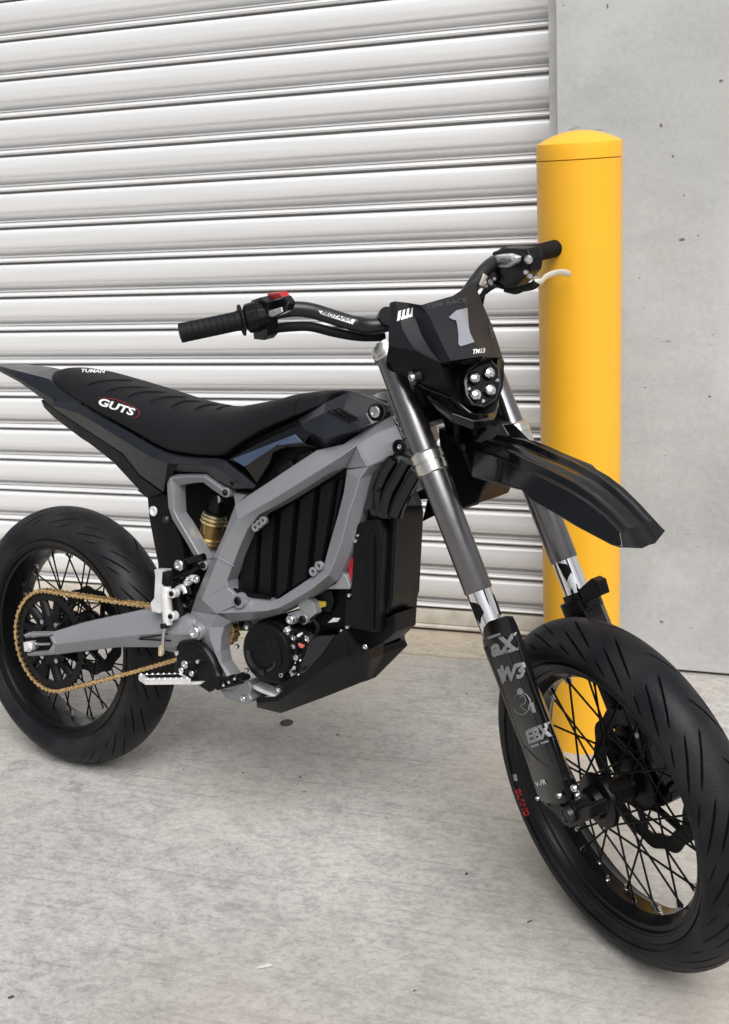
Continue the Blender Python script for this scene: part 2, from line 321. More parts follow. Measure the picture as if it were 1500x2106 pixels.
mb.add([Vector((x, YS - d + .004, z)) - o0 for x in (XL + .02, XJ) for d, z in br], [[i, i + 1, nv + i + 1, nv + i] for i in range(nv - 1)] + [[nv - 1, 0, nv, 2 * nv - 1]])
mb.build('bottom_rail', 'rail', shutter, recalc=False)
M['guide'] = mat('guide_rail_metal', (.70, .70, .69), .5, .0, .3, 90, .15, 12)
for x0, x1 in ((XJ - .002, XW), (XL, XL + .03)):
    mb = MB().box(Vector(((x0 + x1) / 2, YS - .027, 1.7)) - o0, (abs(x1 - x0) - .002, .03, 3.3)); mb.build('guide_rail', 'guide', shutter, bevel=.002)

# bollard --------------------------------------------------------------
yp = mat('yellow_plastic_sleeve', (.86, .44, .022), .36, 0, .12, 14, .03, 3, 0, .5, .06, 6); M['bollard'] = yp
bo = empty('bollard', Matrix.Translation((-.3645, 2.402, 0)))
tag(bo, 'tall yellow plastic-sleeved bollard with domed cap in front of the concrete wall', 'bollard')
rb = .0853
mb = MB().lathe((0, 0, 0), (0, 0, 1), [(0, rb), (1.2935, rb)], 96); mb.build('post', yp, bo)
mb = MB().lathe((0, 0, 0), (0, 0, 1), [(1.2945, rb - .003), (1.2955, rb), (1.321, rb), (1.3255, rb - .001), (1.3275, rb - .004), (1.3325, rb - .014), (1.3385, rb - .028), (1.3435, rb - .043), (1.347, rb - .058), (1.3488, rb - .072), (1.3493, .004)], 96); mb.build('cap', yp, bo)

# small things on the floor ---------------------------------------------
def ground_at(px, py): return hitplane(px, py, Vector((0, 0, 0)), Vector((0, 0, 1)))
g = ground_at(590, 1487); ob = MB().lathe((0, 0, 0), (0, 0, 1), [(0, .016), (.0018, .0165), (.003, .014), (.0026, .011), (.0026, .002)], 28).build('metal_washer', 'stone'); ob.location = g; tag(ob, 'small dark round disc lying on the concrete below the skid plate', 'disc')
def pebble(px, py, r, label, m='stone', sc=(1, 1, .5), rz=0):
    b = bmesh.new(); bmesh.ops.create_icosphere(b, subdivisions=2, radius=r)
    random.seed(int(px)); 
    for v in b.verts: v.co *= random.uniform(.82, 1.1); v.co = Vector((v.co.x * sc[0], v.co.y * sc[1], v.co.z * sc[2]))
    me = bpy.data.meshes.new('pebble'); b.to_mesh(me); b.free(); me.materials.append(M[m])
    for q in me.polygons: q.use_smooth = True
    o = bpy.data.objects.new('pebble', me); COL.objects.link(o); g = ground_at(px, py); o.location = (g.x, g.y, r * sc[2] * .7); o.rotation_euler.z = rz; tag(o, label, 'pebble', 'pebbles on the concrete floor'); return o
pebble(960, 1798, .0035, 'tiny black pebble on the concrete left of the front tyre')
pebble(23, 2052, .004, 'small dark pebble in the bottom left corner of the floor', rz=.7, sc=(1.5, .8, .5))
pebble(500, 1590, .0022, 'tiny dark pebble between the two wheels, below the round disc')
M['husk'] = mat('pale_husk', (.45, .44, .41), .6, 0, .3, 300, .2, 100)
g1, g2 = ground_at(524, 1994), ground_at(562, 1986)
ob = MB().tube([(g1 - g1) + Vector((0, 0, .002)), (g2 - g1) * .3 + Vector((0, 0, .003)), (g2 - g1) * .75 + Vector((0, 0, .003)), (g2 - g1) + Vector((0, 0, .002))], [.0008, .003, .0036, .002], 10, True, .7).build('seed_husk', 'husk'); ob.location = g1; tag(ob, 'pale slender seed husk lying on the floor at the bottom centre', 'husk')

# ================================================================== MOTORCYCLE
bike = empty('motorcycle', BK.mat())
tag(bike, 'black and grey electric supermoto motorcycle leaning in front of the shutter', 'motorcycle')
ax = Vector((0, 1, 0))
def hexbolt(c, axis, r, h, name='bolt', m='steel', parent=None, frame=None):
    c = Vector(c); axis = Vector(axis).normalized()
    mb = MB().lathe(c, axis, [(0, r), (h * .75, r), (h, r * .86), (h, r * .55), (h * .45, r * .5), (h * .45, 0)], 20)
    return mb.build(name, m, parent or bike, frame)
def bbolt(px, py, lat, r, h=.006, m='steel', **k):      # bolt head on the bike's right side
    return hexbolt(B(px, py, lat), (0, -1, 0), r, h, 'bolt', m, **k)
def fbolt(px, py, lat, r, h=.006, m='steel', **k):
    return hexbolt(F(px, py, lat), (0, -1, 0), r, h, 'bolt', m, frame=FR, **k)
def parent_fix(o, p): o.parent = p; o.matrix_local = Matrix.Identity(4); return o

# ---------------- wheels
def tyre(rm, hw, rbead, wbead, sgn, frame, cz, groove_n, parent):
    prof = []
    NA = 64
    for i in range(NA + 1):
        v = -1 + 2 * i / NA; a = v * R(72); prof.append((hw * math.sin(a) / math.sin(R(72)), rm - .0385 * (1 - math.cos(a)) / (1 - math.cos(R(72))), v))
    r1 = prof[-1][1]
    side = [(hw * 1.008, r1 - .001, 2), (hw * 1.016, r1 - .0025, 2), (hw * 1.018, r1 - .008, 2), (hw * 1.0, r1 - .014, 2), (hw * .97, (r1 + rbead) / 2, 2), (hw * .93, rbead + .014, 2), (hw * .915, rbead + .012, 2), (hw * .90, rbead + .008, 2), (wbead * 1.02, rbead + .002, 2), (wbead * .9, rbead - .006, 2)]
    full = [(-y, r_, -2) for y, r_, _ in reversed(side)] + prof + side
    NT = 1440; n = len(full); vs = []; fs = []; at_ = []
    P = 2 * math.pi / groove_n
    SW_ = 1.55                                  # circumferential sweep of a groove over half the tread, in periods
    kinds = [(.04, .66, .0, .0031), (.40, .96, .50, .0031), (.76, .985, .06, .0024)]
    for k in range(NT):
        th0 = 2 * math.pi * k / NT
        for y, r_, v in full:
            av = min(1, abs(v)); th = th0 + sgn * SW_ * P * av ** 1.2
            g = .01
            if abs(v) <= 1:
                ph = 0 if v < 0 else .5
                sl = max(.25, math.sin(math.atan2(hw, SW_ * P * rm * 1.2 * max(.1, av) ** .2)))
                for v1, v2, off, wd in kinds:
                    tt = (av - v1) / (v2 - v1)
                    if -.1 < tt < 1.1:
                        dd = ((th0 - (off + ph) * P + P / 2) % P - P / 2) * rm
                        ww = wd * .5 * (1 - abs(2 * tt - 1) ** 4 * 1.5)
                        g = min(g, abs(dd) * sl - ww)
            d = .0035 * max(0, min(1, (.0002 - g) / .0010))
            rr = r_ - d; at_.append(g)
            vs.append((rr * math.cos(th), y, cz + rr * math.sin(th)))
    for k in range(NT):
        k2 = (k + 1) % NT
        for i in range(n - 1): fs.append([k * n + i, k * n + i + 1, k2 * n + i + 1, k2 * n + i])
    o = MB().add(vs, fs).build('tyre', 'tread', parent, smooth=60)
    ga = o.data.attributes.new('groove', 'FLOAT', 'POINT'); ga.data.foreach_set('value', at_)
    return o
def wheel(frame, cz, rm, hw, rl, wl, sgn, gn, name):
    # hub is the wheel's own mesh
    c = Vector((0, 0, cz))
    def L(prof, seg=96, closed=False): return MB().lathe(c, ax, prof, seg, closed)
    hub = L([(-.062, .012), (-.058, .026), (-.046, .029), (-.043, .046), (-.036, .048), (-.032, .044), (-.026, .022), (.026, .022), (.032, .044), (.036, .048), (.043, .046), (.046, .029), (.062, .024), (.063, .012)], 48)
    hb = hub.build(name, 'rim', bike, frame)
    ty = tyre(rm, hw, rl - .001, wl - .003, sgn, frame, cz, gn, hb)
    half_ = [(wl + .0015, rl - .001), (wl + .0015, rl + .0015), (wl - .003, rl + .0015), (wl - .006, rl - .004), (wl - .016, rl - .016), (.014, rl - .024)]
    inn = [(wl + .0005, rl - .0035), (wl - .002, rl - .0085), (wl - .0035, rl - .009), (wl - .0045, rl - .012), (wl - .010, rl - .0145), (wl - .0115, rl - .0215), (wl - .015, rl - .0225), (.013, rl - .033)]
    pf_ = half_ + [(-y, r_) for y, r_ in reversed(half_)] + [(-y, r_) for y, r_ in inn] + list(reversed(inn))
    rim = L(pf_, 144, True).build('rim', 'rim', hb, smooth=24)
    me = None
    for i in range(36):
        side = -1 if i % 2 else 1; lead = 1 if (i // 2) % 2 else -1
        th = 2 * math.pi * i / 36
        if i < 4:
            a0 = th - lead * R(62); p0 = Vector((.044 * math.cos(a0), side * .039, .044 * math.sin(a0))); p1 = Vector(((rl - .030) * math.cos(th), side * .006, (rl - .030) * math.sin(th)))
            ro = Matrix.Rotation(th, 3, 'Y')        # bring back to th = 0
            mb = MB().tube([ro @ p0, ro @ p1], .0019, 8)
            mb.tube([ro @ (p1 + (p0 - p1) * .085), ro @ p1], [.0023, .0034], 8)
            o = mb.build('spoke', 'spoke', hb); me = (me or []) + [o.data]
        else:
            o = bpy.data.objects.new('spoke', me[i % 4]); COL.objects.link(o); o.parent = hb
        o.matrix_local = Matrix.Translation(c) @ Matrix.Rotation(-th, 4, 'Y')
    nme = None
    for i in range(36):
        th = 2 * math.pi * i / 36; side = -1 if i % 2 else 1
        if i < 2:
            o = MB().lathe(Vector((rl - .034, side * .006, 0)), Vector((-1, 0, 0)), [(-.002, .0042), (.002, .0042), (.003, .0028), (.010, .0026)], 8).build('spoke_nipple', 'steel', hb); nme = (nme or []) + [o.data]
        else: o = bpy.data.objects.new('spoke_nipple', nme[i % 2]); COL.objects.link(o); o.parent = hb
        o.matrix_local = Matrix.Translation(c) @ Matrix.Rotation(-th, 4, 'Y')
    return hb
RW = wheel(None, .303, .3035, .064, .2294, .054, 1, 19, 'wheel')
FW = wheel(FR, 0, .300, .053, .2368, .042, -1, 19, 'wheel')
def disc(hb, cz, y, ro, n=18):
    mb = MB()
    c = Vector((0, y, cz))
    N = 144; vs = []
    for k in range(N):
        th = 2 * math.pi * k / N; r_ = ro + .003 * math.sin(th * 12)
        for yy in (-.002, .002):
            vs.append(c + Vector((r_ * math.cos(th), yy, r_ * math.sin(th)))); vs.append(c + Vector(((ro - .028 + .002 * math.sin(th * 12)) * math.cos(th), yy, (ro - .028 + .002 * math.sin(th * 12)) * math.sin(th))))
    fs = []
    for k in range(N):
        a, b = 4 * k, 4 * ((k + 1) % N); fs += [[a, b, b + 1, a + 1], [a + 2, a + 3, b + 3, b + 2], [a, a + 2, b + 2, b], [a + 1, b + 1, b + 3, a + 3]]
    mb.add(vs, fs)
    for i in range(6):
        th = 2 * math.pi * i / 6
        p0 = c + Vector((.045 * math.cos(th - .5), 0, .045 * math.sin(th - .5))); p1 = c + Vector(((ro - .026) * math.cos(th), 0, (ro - .026) * math.sin(th)))
        mb.tube([p0, p1], .006, 8, True, .4)
    mb.lathe(c, ax, [(-.003, .05), (.003, .05)], 40)
    return mb
disc(RW, .303, .052, .105).build('brake_disc', 'black', RW)
disc(FW, 0, .055, .125).build('brake_disc', 'black', FW)
# rear sprocket
mb = MB(); N = 48; c = Vector((0, -.068, .303)); rs = .1145
vs = []; fs = []
for k in range(N * 4):
    th = 2 * math.pi * k / (N * 4); r_ = rs + (.004, .001, -.004, .001)[k % 4]
    for yy in (-.003, .003): vs.append(c + Vector((r_ * math.cos(th), yy, r_ * math.sin(th)))); vs.append(c + Vector(((rs - .020) * math.cos(th), yy, (rs - .020) * math.sin(th))))
for k in range(N * 4):
    a_, b_ = 4 * k, 4 * ((k + 1) % (N * 4)); fs += [[a_, b_, b_ + 1, a_ + 1], [a_ + 2, a_ + 3, b_ + 3, b_ + 2], [a_, a_ + 2, b_ + 2, b_], [a_ + 1, b_ + 1, b_ + 3, a_ + 3]]
mb.add(vs, fs)
mb.lathe(c, ax, [(-.003, .058), (.003, .058), (.003, .036), (-.003, .036)], 48, True)
for i in range(12):
    th = 2 * math.pi * (i + .3) / 12
    p0 = c + Vector((.05 * math.cos(th), 0, .05 * math.sin(th))); p1 = c + Vector((.097 * math.cos(th + .12), 0, .097 * math.sin(th + .12)))
    mb.tube([p0, p1], [.0115, .010], 8, True, .28)
mb.lathe(c, ax, [(.003, .040), (.03, .034)], 32)
sp = mb.build('sprocket', 'black', RW)
nb = MB()
for i in range(6):
    th = 2 * math.pi * i / 6; nb.lathe(c + Vector((.048 * math.cos(th), -.003, .048 * math.sin(th))), -ax, [(0, .0062), (.004, .006), (.005, .004)], 14)
nb.build('sprocket_bolt', 'steel', RW)
# chain
C1, r1 = Vector((0, 0, .303)), .1165
pt_, pb_ = B(310, 1243, -.068), B(350, 1357, -.068)
r2 = .034; C2 = Vector(((pt_.x + pb_.x) / 2 + .11, 0, (pt_.z + pb_.z) / 2 + .0))
def tangent(C1, r1, C2, r2, s_):
    d = C2 - C1; D = d.length; a0 = math.atan2(d.z, d.x); be = math.acos((r1 - r2) / D); th = a0 + s_ * be
    n_ = Vector((math.cos(th), 0, math.sin(th))); return C1 + n_ * r1, C2 + n_ * r2, th
# pick the front sprocket height so that both runs pass where they are seen
best = None
for dx in [i * .01 for i in range(-4, 10)]:
    for dz in [i * .004 for i in range(-12, 13)]:
        for rr2 in (.026, .03, .034, .038, .042):
            C_ = C2 + Vector((dx, 0, dz)); e_ = 0
            for s_, q in ((1, pt_), (-1, pb_)):
                a_, b_, _ = tangent(C1, r1, C_, rr2, s_); d = (b_ - a_).normalized(); w_ = Vector((q.x, 0, q.z)) - a_; e_ += (w_ - d * w_.dot(d)).length
            if best is None or e_ < best[0]: best = (e_, C_, rr2)
_, C2, r2 = best
a1, b1, t1 = tangent(C1, r1, C2, r2, 1); a2, b2, t2_ = tangent(C1, r1, C2, r2, -1)
loop = []
for i in range(61): th = t1 + (2 * math.pi + t2_ - t1) * i / 60; loop.append(C1 + Vector((math.cos(th), 0, math.sin(th))) * r1)
loop[0] = a1
sag = [a2 + (b2 - a2) * i / 20 + Vector((0, 0, -.004 * math.sin(math.pi * i / 20))) for i in range(1, 20)]
loop += sag
for i in range(21): th = t2_ + (t1 - t2_) * i / 20; loop.append(C2 + Vector((math.cos(th), 0, math.sin(th))) * r2)
loop += [b1 + (a1 - b1) * i / 20 + Vector((0, 0, -.003 * math.sin(math.pi * i / 20))) for i in range(1, 20)]
cum = [0]
for i in range(len(loop)): cum.append(cum[-1] + (loop[(i + 1) % len(loop)] - loop[i]).length)
tot = cum[-1]; NL = 2 * round(tot / .0135 / 2); pit = tot / NL
def at(s_):
    s_ %= tot
    for i in range(len(loop)):
        if cum[i + 1] >= s_: t_ = (s_ - cum[i]) / max(1e-9, cum[i + 1] - cum[i]); return loop[i].lerp(loop[(i + 1) % len(loop)], t_)
    return loop[0]
mb = MB(); yc = -.068
for k in range(NL):
    p0, p1 = at(k * pit), at((k + 1) * pit); d = (p1 - p0).normalized(); nn = Vector((-d.z, 0, d.x)); hw_ = .0052
    pts = []
    for q, s_, dd in ((p0, 1, -1), (p1, -1, 1)):
        for an in (90, 45, 0, -45, -90): pts.append(q + nn * (s_ * math.sin(R(an)) * hw_) + d * dd * math.cos(R(an)) * hw_)
    mid = (p0 + p1) / 2
    ring = pts[0:5] + [mid - nn * hw_ * .5] + pts[5:10] + [mid + nn * hw_ * .5]
    off = (.0078 if k % 2 else .0060)
    for sg in (-1, 1):
        y0 = yc + sg * off; mb.prism([v + Vector((0, y0, 0)) for v in ring], (0, sg * .0016, 0))
    mb.lathe(p0 + Vector((0, yc - .0098, 0)), ax, [(0, .0024), (.0196, .0024)], 8); mb.lathe(p0 + Vector((0, yc - .005, 0)), ax, [(0, .0042), (.010, .0042)], 10)
mb.build('chain', 'chain', bike)
mb = MB().lathe(C2 + Vector((0, -.072, 0)), ax, [(0, r2 * .6), (.002, r2 - .002), (.008, r2 - .002)], 30); mb.build('front_sprocket', 'black', bike)

# ---------------- swingarm
def swing(px, py): return -.118 + .018 * max(0, min(1, (px - 60) / 300))
def SW(px, py, d=0): return B(px, py, swing(px, py) - d)
top = [(100, 1302), (168, 1281), (246, 1264), (291, 1254.5), (315, 1254), (345, 1258), (400, 1268)]
rg1 = [(108, 1306), (172, 1289), (248, 1274), (292, 1262), (316, 1260), (346, 1264), (400, 1274)]
rg2 = [(114, 1325), (175, 1317), (250, 1309), (298, 1304), (318, 1303), (348, 1303), (400, 1305)]
bot = [(112, 1347.5), (170, 1340), (240, 1332), (290, 1331.5), (318, 1332), (350, 1332), (400, 1333)]
mb = MB().relief([[SW(*q, 0) for q in top], [SW(*q, .008) for q in rg1], [SW(*q, .024) for q in rg2], [SW(*q, .002) for q in bot]], .03)
# fork-like axle end
mb.relief([[SW(*q, .002) for q in [(46, 1306), (58, 1301), (101, 1301)]], [SW(*q, .010) for q in [(50, 1309), (62, 1305.5), (103, 1306)]], [SW(*q, .002) for q in [(50, 1313), (62, 1311), (100, 1310)]]], .02)
mb.relief([[SW(*q, .002) for q in [(54, 1342), (64, 1341), (100, 1338)]], [SW(*q, .010) for q in [(55, 1346), (66, 1345), (110, 1342)]], [SW(*q, .002) for q in [(56, 1350), (68, 1350), (113, 1347.5)]]], .02)
mb.relief([[SW(*q, .004) for q in [(100, 1309), (108, 1306)]], [SW(*q, .006) for q in [(108, 1325), (115, 1325)]], [SW(*q, .004) for q in [(98, 1339), (112, 1346)]]], .02)
mb.mirror()
mb.box((.40, 0, .40), (.07, .16, .09))
arm = mb.build('swingarm', 'frame', bike, bevel=.003, seg=3)
mb = MB().relief([[SW(*q, .004) for q in [(290, 1312), (330, 1307), (350, 1304)]], [SW(*q, -.002) for q in [(286, 1313), (330, 1312), (352, 1311)]], [SW(*q, -.004) for q in [(290, 1315), (330, 1322), (352, 1324)]]], .01)
mb = MB().tube([SW(288, 1313, .0225), SW(345, 1304, .0245)], .0016, 6).tube([SW(286, 1314.5, .0205), SW(352, 1318, .0135)], .0016, 6); mb.build('side_groove', 'deep', arm)
# axle block and adjuster
c = B(58, 1327, -.12); mb = MB().prism([B(48, 1321, -.128), B(60, 1320, -.128), B(66, 1325, -.128), B(66, 1335, -.128), B(60, 1341, -.128), B(50, 1340, -.128)], (0, .02, 0))
mb.lathe(B(57, 1330, -.130), ax, [(-.004, .0085), (.0, .0095), (.006, .0095)], 6); mb.build('axle_block', 'silver', arm, bevel=.001)
mb = MB().tube([B(70, 1325, -.122), B(104, 1324, -.122)], .0030, 10).lathe(B(72, 1325, -.122), Vector((1, 0, 0)), [(0, .006), (.006, .006)], 6); mb.build('adjuster_screw', 'steel', arm)
mb = MB().prism([B(66, 1312, -.108), B(100, 1309, -.108), B(106, 1324, -.108), B(98, 1339, -.108), B(60, 1342, -.108)], (0, .006, 0)); mb.build('axle_slot', 'deep', arm)
mb = MB().lathe((0, -.115, .303), ax, [(0, .008), (.23, .008)], 20); mb.build('rear_axle', 'steel', bike)

# ---------------- main frame
st = [  # outer, ridge, inner, lat
    ((746.6, 887), (735, 915), (712, 964), .080), ((706.8, 913.4), (706, 936), (700.6, 961), .098), ((651.6, 925.7), (668, 960), (680, 972), .108),
    ((593, 964), (618, 991), (628, 1005), .112), ((541, 999), (565, 1024), (578, 1035), .114), ((512, 1017.7), (519.7, 1050), (532, 1059), .116),
    ((484, 1037), (489, 1068), (510, 1088), .116), ((458.4, 1105), (468, 1100), (494.7, 1121.7), .116), ((438, 1149), (448, 1149), (479.3, 1161.6), .114),
    ((421, 1183), (432, 1190), (467, 1195), .112), ((405, 1222), (416, 1234), (470, 1211), .110), ((393.5, 1256), (445.6, 1262.8), (482, 1221.4), .108),
    ((476, 1279.6), (500, 1259), (513, 1232), .108), ((540.6, 1272), (548, 1256), (556, 1236.7), .108), ((574.4, 1262.8), (574, 1250), (574.4, 1230.6), .108),
    ((605, 1247.5), (605, 1233), (605, 1210.6), .108), ((648, 1223), (641.8, 1210.7), (641.8, 1186), .106), ((691, 1195), (676, 1182), (666.4, 1161.6), .104),
    ((703, 1177), (688, 1155), (672, 1140), .102), ((721.6, 1134), (703, 1111), (682, 1105), .098), ((738, 1079), (716, 1056), (696, 1056), .094),
    ((750, 1035), (729.8, 1019), (706.8, 1013), .090), ((765, 976), (739, 985.5), (713, 970), .086), ((790, 950), (757, 960), (712.5, 966), .080)]
ro = [B(*a_, -l_ + .011) for a_, b_, c_, l_ in st]; rr_ = [B(*b_, -l_ - .013) for a_, b_, c_, l_ in st]; ri = [B(*c_, -l_ + .003) for a_, b_, c_, l_ in st]
mb = MB().relief([ro, rr_, ri], .034)
# head plate
A_ = [[B(746.6, 887, -.072), B(777, 869, -.062), B(811, 853, -.052)], [B(735, 915, -.092), B(770, 893, -.080), B(820, 872, -.060)], [B(745, 940, -.094), B(785, 915, -.080), B(833, 903, -.060)], [B(757, 960, -.092), B(790, 945, -.076), B(830, 925, -.056)], [B(790, 950, -.074), B(806, 938, -.064), B(826, 928, -.053)]]
mb.relief(A_, .03)
mb.relief([[B(735, 915, -.092), B(745, 940, -.094)], [B(712, 964, -.078), B(757, 960, -.092)]], .03)
# pivot plate
PP = [(393.5, 1256), (445.6, 1262.8), (476, 1279.6), (464, 1287), (456, 1305), (454, 1343), (461.7, 1374), (478, 1392), (462, 1392), (442.4, 1358.8), (411.5, 1322), (392, 1306), (387.3, 1275)]
mb.relief([[B(393.5, 1256, -.097), B(445.6, 1262.8, -.118), B(476, 1279.6, -.097)], [B(387.3, 1280, -.100), B(430, 1290, -.116), B(462, 1289, -.100)], [B(392, 1306, -.102), B(432, 1312, -.114), B(455.5, 1310, -.102)], [B(415, 1326, -.102), B(442, 1340, -.112), B(453.5, 1338, -.102)], [B(442, 1360, -.102), B(452, 1364, -.110), B(458, 1364, -.102)], [B(462, 1394, -.10), B(468, 1392, -.105), B(476, 1389, -.10)]], .03)
# raised facet by the pivot
mb.relief([[B(415, 1235, -.1235), B(452, 1214, -.119), B(468, 1208, -.117)], [B(445.6, 1263, -.122), B(480, 1247, -.118), B(496, 1236, -.117)]], .01)
# gusset rear top, engine lugs, front lower lug
mb.prism([B(479, 1012, -.085), B(507, 1018, -.085), B(484, 1040, -.085)], (0, .03, 0))
mb.relief([[B(612, 1243, -.095), B(628, 1228, -.095)], [B(622, 1262, -.095), B(645, 1240, -.095)], [B(630, 1278, -.095), B(650, 1262, -.095)]], .02)
mb.lathe(B(623, 1274, -.098), ax, [(0, .010), (.02, .010)], 24); mb.lathe(B(599, 1274, -.098), ax, [(0, .010), (.02, .010)], 24)
mb.relief([[B(590, 1262, -.095), B(625, 1252, -.095)], [B(597, 1272, -.095), B(628, 1274, -.095)]], .02)
mb.relief([[B(704, 1178, -.085), B(712, 1184, -.085)], [B(690, 1200, -.085), B(720, 1206, -.085)], [B(668, 1212, -.085), B(719, 1212, -.085)]], .03)
mb.mirror()
mb.lathe(B(800, 860, 0) + Vector((-.02, 0, .02)), Vector((-.45, 0, 1)), [(-.17, .03), (.02, .03)], 32)
fr = mb.build('frame', 'frame', bike, bevel=.0018, seg=3, smooth=18)
mb = MB()
for a_, b_ in (((441, 1143), (480, 1165)),):
    mb.tube([B(440, 1143.5, -.1155), B(450, 1147, -.1262), B(481, 1164, -.1115)], .0012, 8)
mb.build('weld_seam', 'frame', fr)
def lug(pts, r, lat, hole=.5):
    mb = MB()
    for q in pts:
        mb.lathe(B(*q, lat), ax, [(0, r), (.008, r), (.008, r * hole), (0, r * hole)], 20, True)
    return mb
o = lug([(540, 1071), (532, 1078), (524, 1085)], .0082, -.112, .42).build('perforated_lug', 'frame', fr, bevel=.0006)
o = lug([(655, 1164), (643, 1176)], .0085, -.112, .42).build('perforated_lug', 'frame', fr, bevel=.0006)
mb = MB().lathe(B(490, 1236, -.122), ax, [(0, .0145), (.012, .0155)], 24); mb.build('bolt_boss', 'frame', fr); bbolt(490, 1236, -.121, .0085, .004, 'black')
bbolt(402, 1300, -.124, .013, .007, 'steel'); MB().lathe(B(402, 1300, -.124), ax, [(0, .016), (.002, .0175), (.018, .018)], 28).build('pivot_boss', 'frame', fr)
bbolt(599, 1274, -.100, .0085, .006, 'steel'); bbolt(623, 1274, -.100, .0075, .004, 'black')
# side lettering strip on the head tube
# ---------------- battery
bw = .084
out = [(562, 958), (600, 935), (645, 918), (700, 925), (722, 960), (716, 1010), (702, 1060), (690, 1105), (676, 1150), (640, 1192), (605, 1215), (574, 1236), (556, 1241), (512, 1236), (468, 1222), (462, 1190), (490, 1110), (508, 1080)]
mb = MB().prism([B(*q, -bw + .016) for q in out], (0, 2 * bw - .032, 0)); bat = mb.build('battery', 'plastic', bike, bevel=.004)
for (t0, b0, t1_, b1_) in (((512, 1092), (486, 1222), (532, 1078), (523, 1226)), ((538, 1073), (530, 1227), (566, 1056), (558, 1230)), ((576, 1050), (566, 1234), (607, 1030), (592, 1215)), ((616, 1025), (600, 1210), (649, 1004), (632, 1192)), ((658, 998), (641, 1186), (690, 984), (664, 1160)), ((697, 984), (672, 1150), (708, 985), (684, 1110))):
    MB().relief([[B(*t0, -bw + .015), B(t0[0] + 2, t0[1] + 2, -bw), B(t1_[0] - 2, t1_[1] + 2, -bw), B(*t1_, -bw + .015)], [B(*b0, -bw + .015), B(b0[0] + 2, b0[1] - 2, -bw), B(b1_[0] - 2, b1_[1] - 2, -bw), B(*b1_, -bw + .015)]], .006).build('battery_rib', 'plastic', bat, bevel=.0015)
for i, q in enumerate((((596, 946), (570, 966), (574, 990), (608, 970)), ((640, 926), (612, 938), (618, 962), (650, 944)))):
    MB().prism([B(*k_, -.082) for k_ in q], (0, .01, 0)).build('battery_rib', 'black', bat, bevel=.0015)
mb = MB().tube([B(482, 1213, -.096), B(510, 1222, -.094), B(556, 1230, -.092)], .0045, 8); mb.build('battery_rail', 'black', bike)

# ---------------- rear triangle bracket, shock, inner fender
tri = [((343, 976), (351, 984), (368, 1000), .100), ((380, 975), (382, 980), (386, 995), .100), ((424, 974.5), (421, 981), (417, 992), .100), ((452, 993), (448, 1000), (441, 1010), .098), ((474, 1010), (468, 1016), (460, 1023), .096)]
tri2 = [((343, 976), (352, 984), (369, 1000), .100), ((344, 1010), (354, 1012), (369, 1018), .100), ((346, 1042), (357, 1050), (371, 1056), .100), ((353.6, 1066.5), (366, 1068), (384, 1073), .100), ((384, 1117), (392, 1112), (407, 1112), .098), ((408, 1160), (416, 1155), (428, 1150), .096)]
mb = MB()
for T in (tri, tri2): mb.relief([[B(*a_, -l_ + .004) for a_, b_, c_, l_ in T], [B(*b_, -l_ - .006) for a_, b_, c_, l_ in T], [B(*c_, -l_ + .008) for a_, b_, c_, l_ in T]], .02)
for q in ((464, 1013), (418, 1163)): mb.lathe(B(*q, -.100), ax, [(0, .010), (.02, .010)], 24)
mb.mirror(); mb.build('subframe', 'frame', bike, bevel=.002)
bbolt(464, 1013, -.100, .006, .003, 'black'); bbolt(418, 1163, -.100, .0065, .003, 'black')
s0, s1 = B(452, 1018, -.045), B(423, 1150, -.045); d = s1 - s0; Ls = d.length
def seg_(a_, b_): return s0 + d * a_, s0 + d * b_
mb = MB().lathe(s0, d, [(0, .012), (.02, .016), (.03, .016), (Ls * .24, .017), (Ls * .26, .023), (Ls * .29, .023)], 28); sk = mb.build('shock_absorber', 'black', bike)
def ring(t_, r_, h_): return MB().lathe(s0 + d * t_, d, [(-h_, r_ - .002), (-h_ * .6, r_), (h_ * .6, r_), (h_, r_ - .002)], 32)
for t_, r_, h_ in ((.30, .0255, .0028), (.35, .027, .0035), (.41, .028, .0028), (.66, .029, .0028), (.71, .029, .003), (.76, .0265, .0028)): ring(t_, r_, h_).build('gold_collar', 'gold', sk)
MB().lathe(s0 + d * .42, d, [(0, .0235), (Ls * .24, .0235)], 32).build('shock_body', mat('bronze_body', (.26, .17, .06), .3, .8), sk)
MB().lathe(s0 + d * .77, d, [(0, .023), (Ls * .10, .023), (Ls * .11, .018), (Ls * .3, .015)], 32).build('shock_cylinder', 'silver', sk)
MB().lathe(B(448, 1027, -.056), ax, [(0, .0075), (.012, .0085)], 20).build('shock_bolt', 'steel', sk)
# inner fender / battery side dark mass behind the triangle
mb = MB().prism([B(*q, .02) for q in ((325, 975), (424, 960), (500, 1000), (520, 1050), (470, 1150), (420, 1240), (350, 1240), (325, 1170))], (0, .04, 0)); mb.build('inner_panel', 'deep', bike, bevel=.003)
mb = MB().relief([[B(281, 1008, -.070), B(337, 1013, -.080), B(345, 1020, -.08)], [B(303, 1024, -.080), B(325, 1030, -.086), B(347, 1042, -.08)], [B(307, 1067, -.082), B(330, 1070, -.088), B(358, 1072, -.08)], [B(314, 1105, -.082), B(338, 1105, -.088), B(372, 1106, -.08)], [B(327, 1171, -.078), B(340, 1172, -.082), B(385, 1172, -.07)]], .02).mirror()
mg = mb.build('rear_mudguard', 'plastic', bike, bevel=.0025)
bbolt(317, 1051, -.090, .0105, .004, 'silver'); 
MB().lathe(B(341, 1069, -.086), ax, [(-.004, .006), (0, .010), (.004, .011)], 18).build('plug', 'panel', mg)
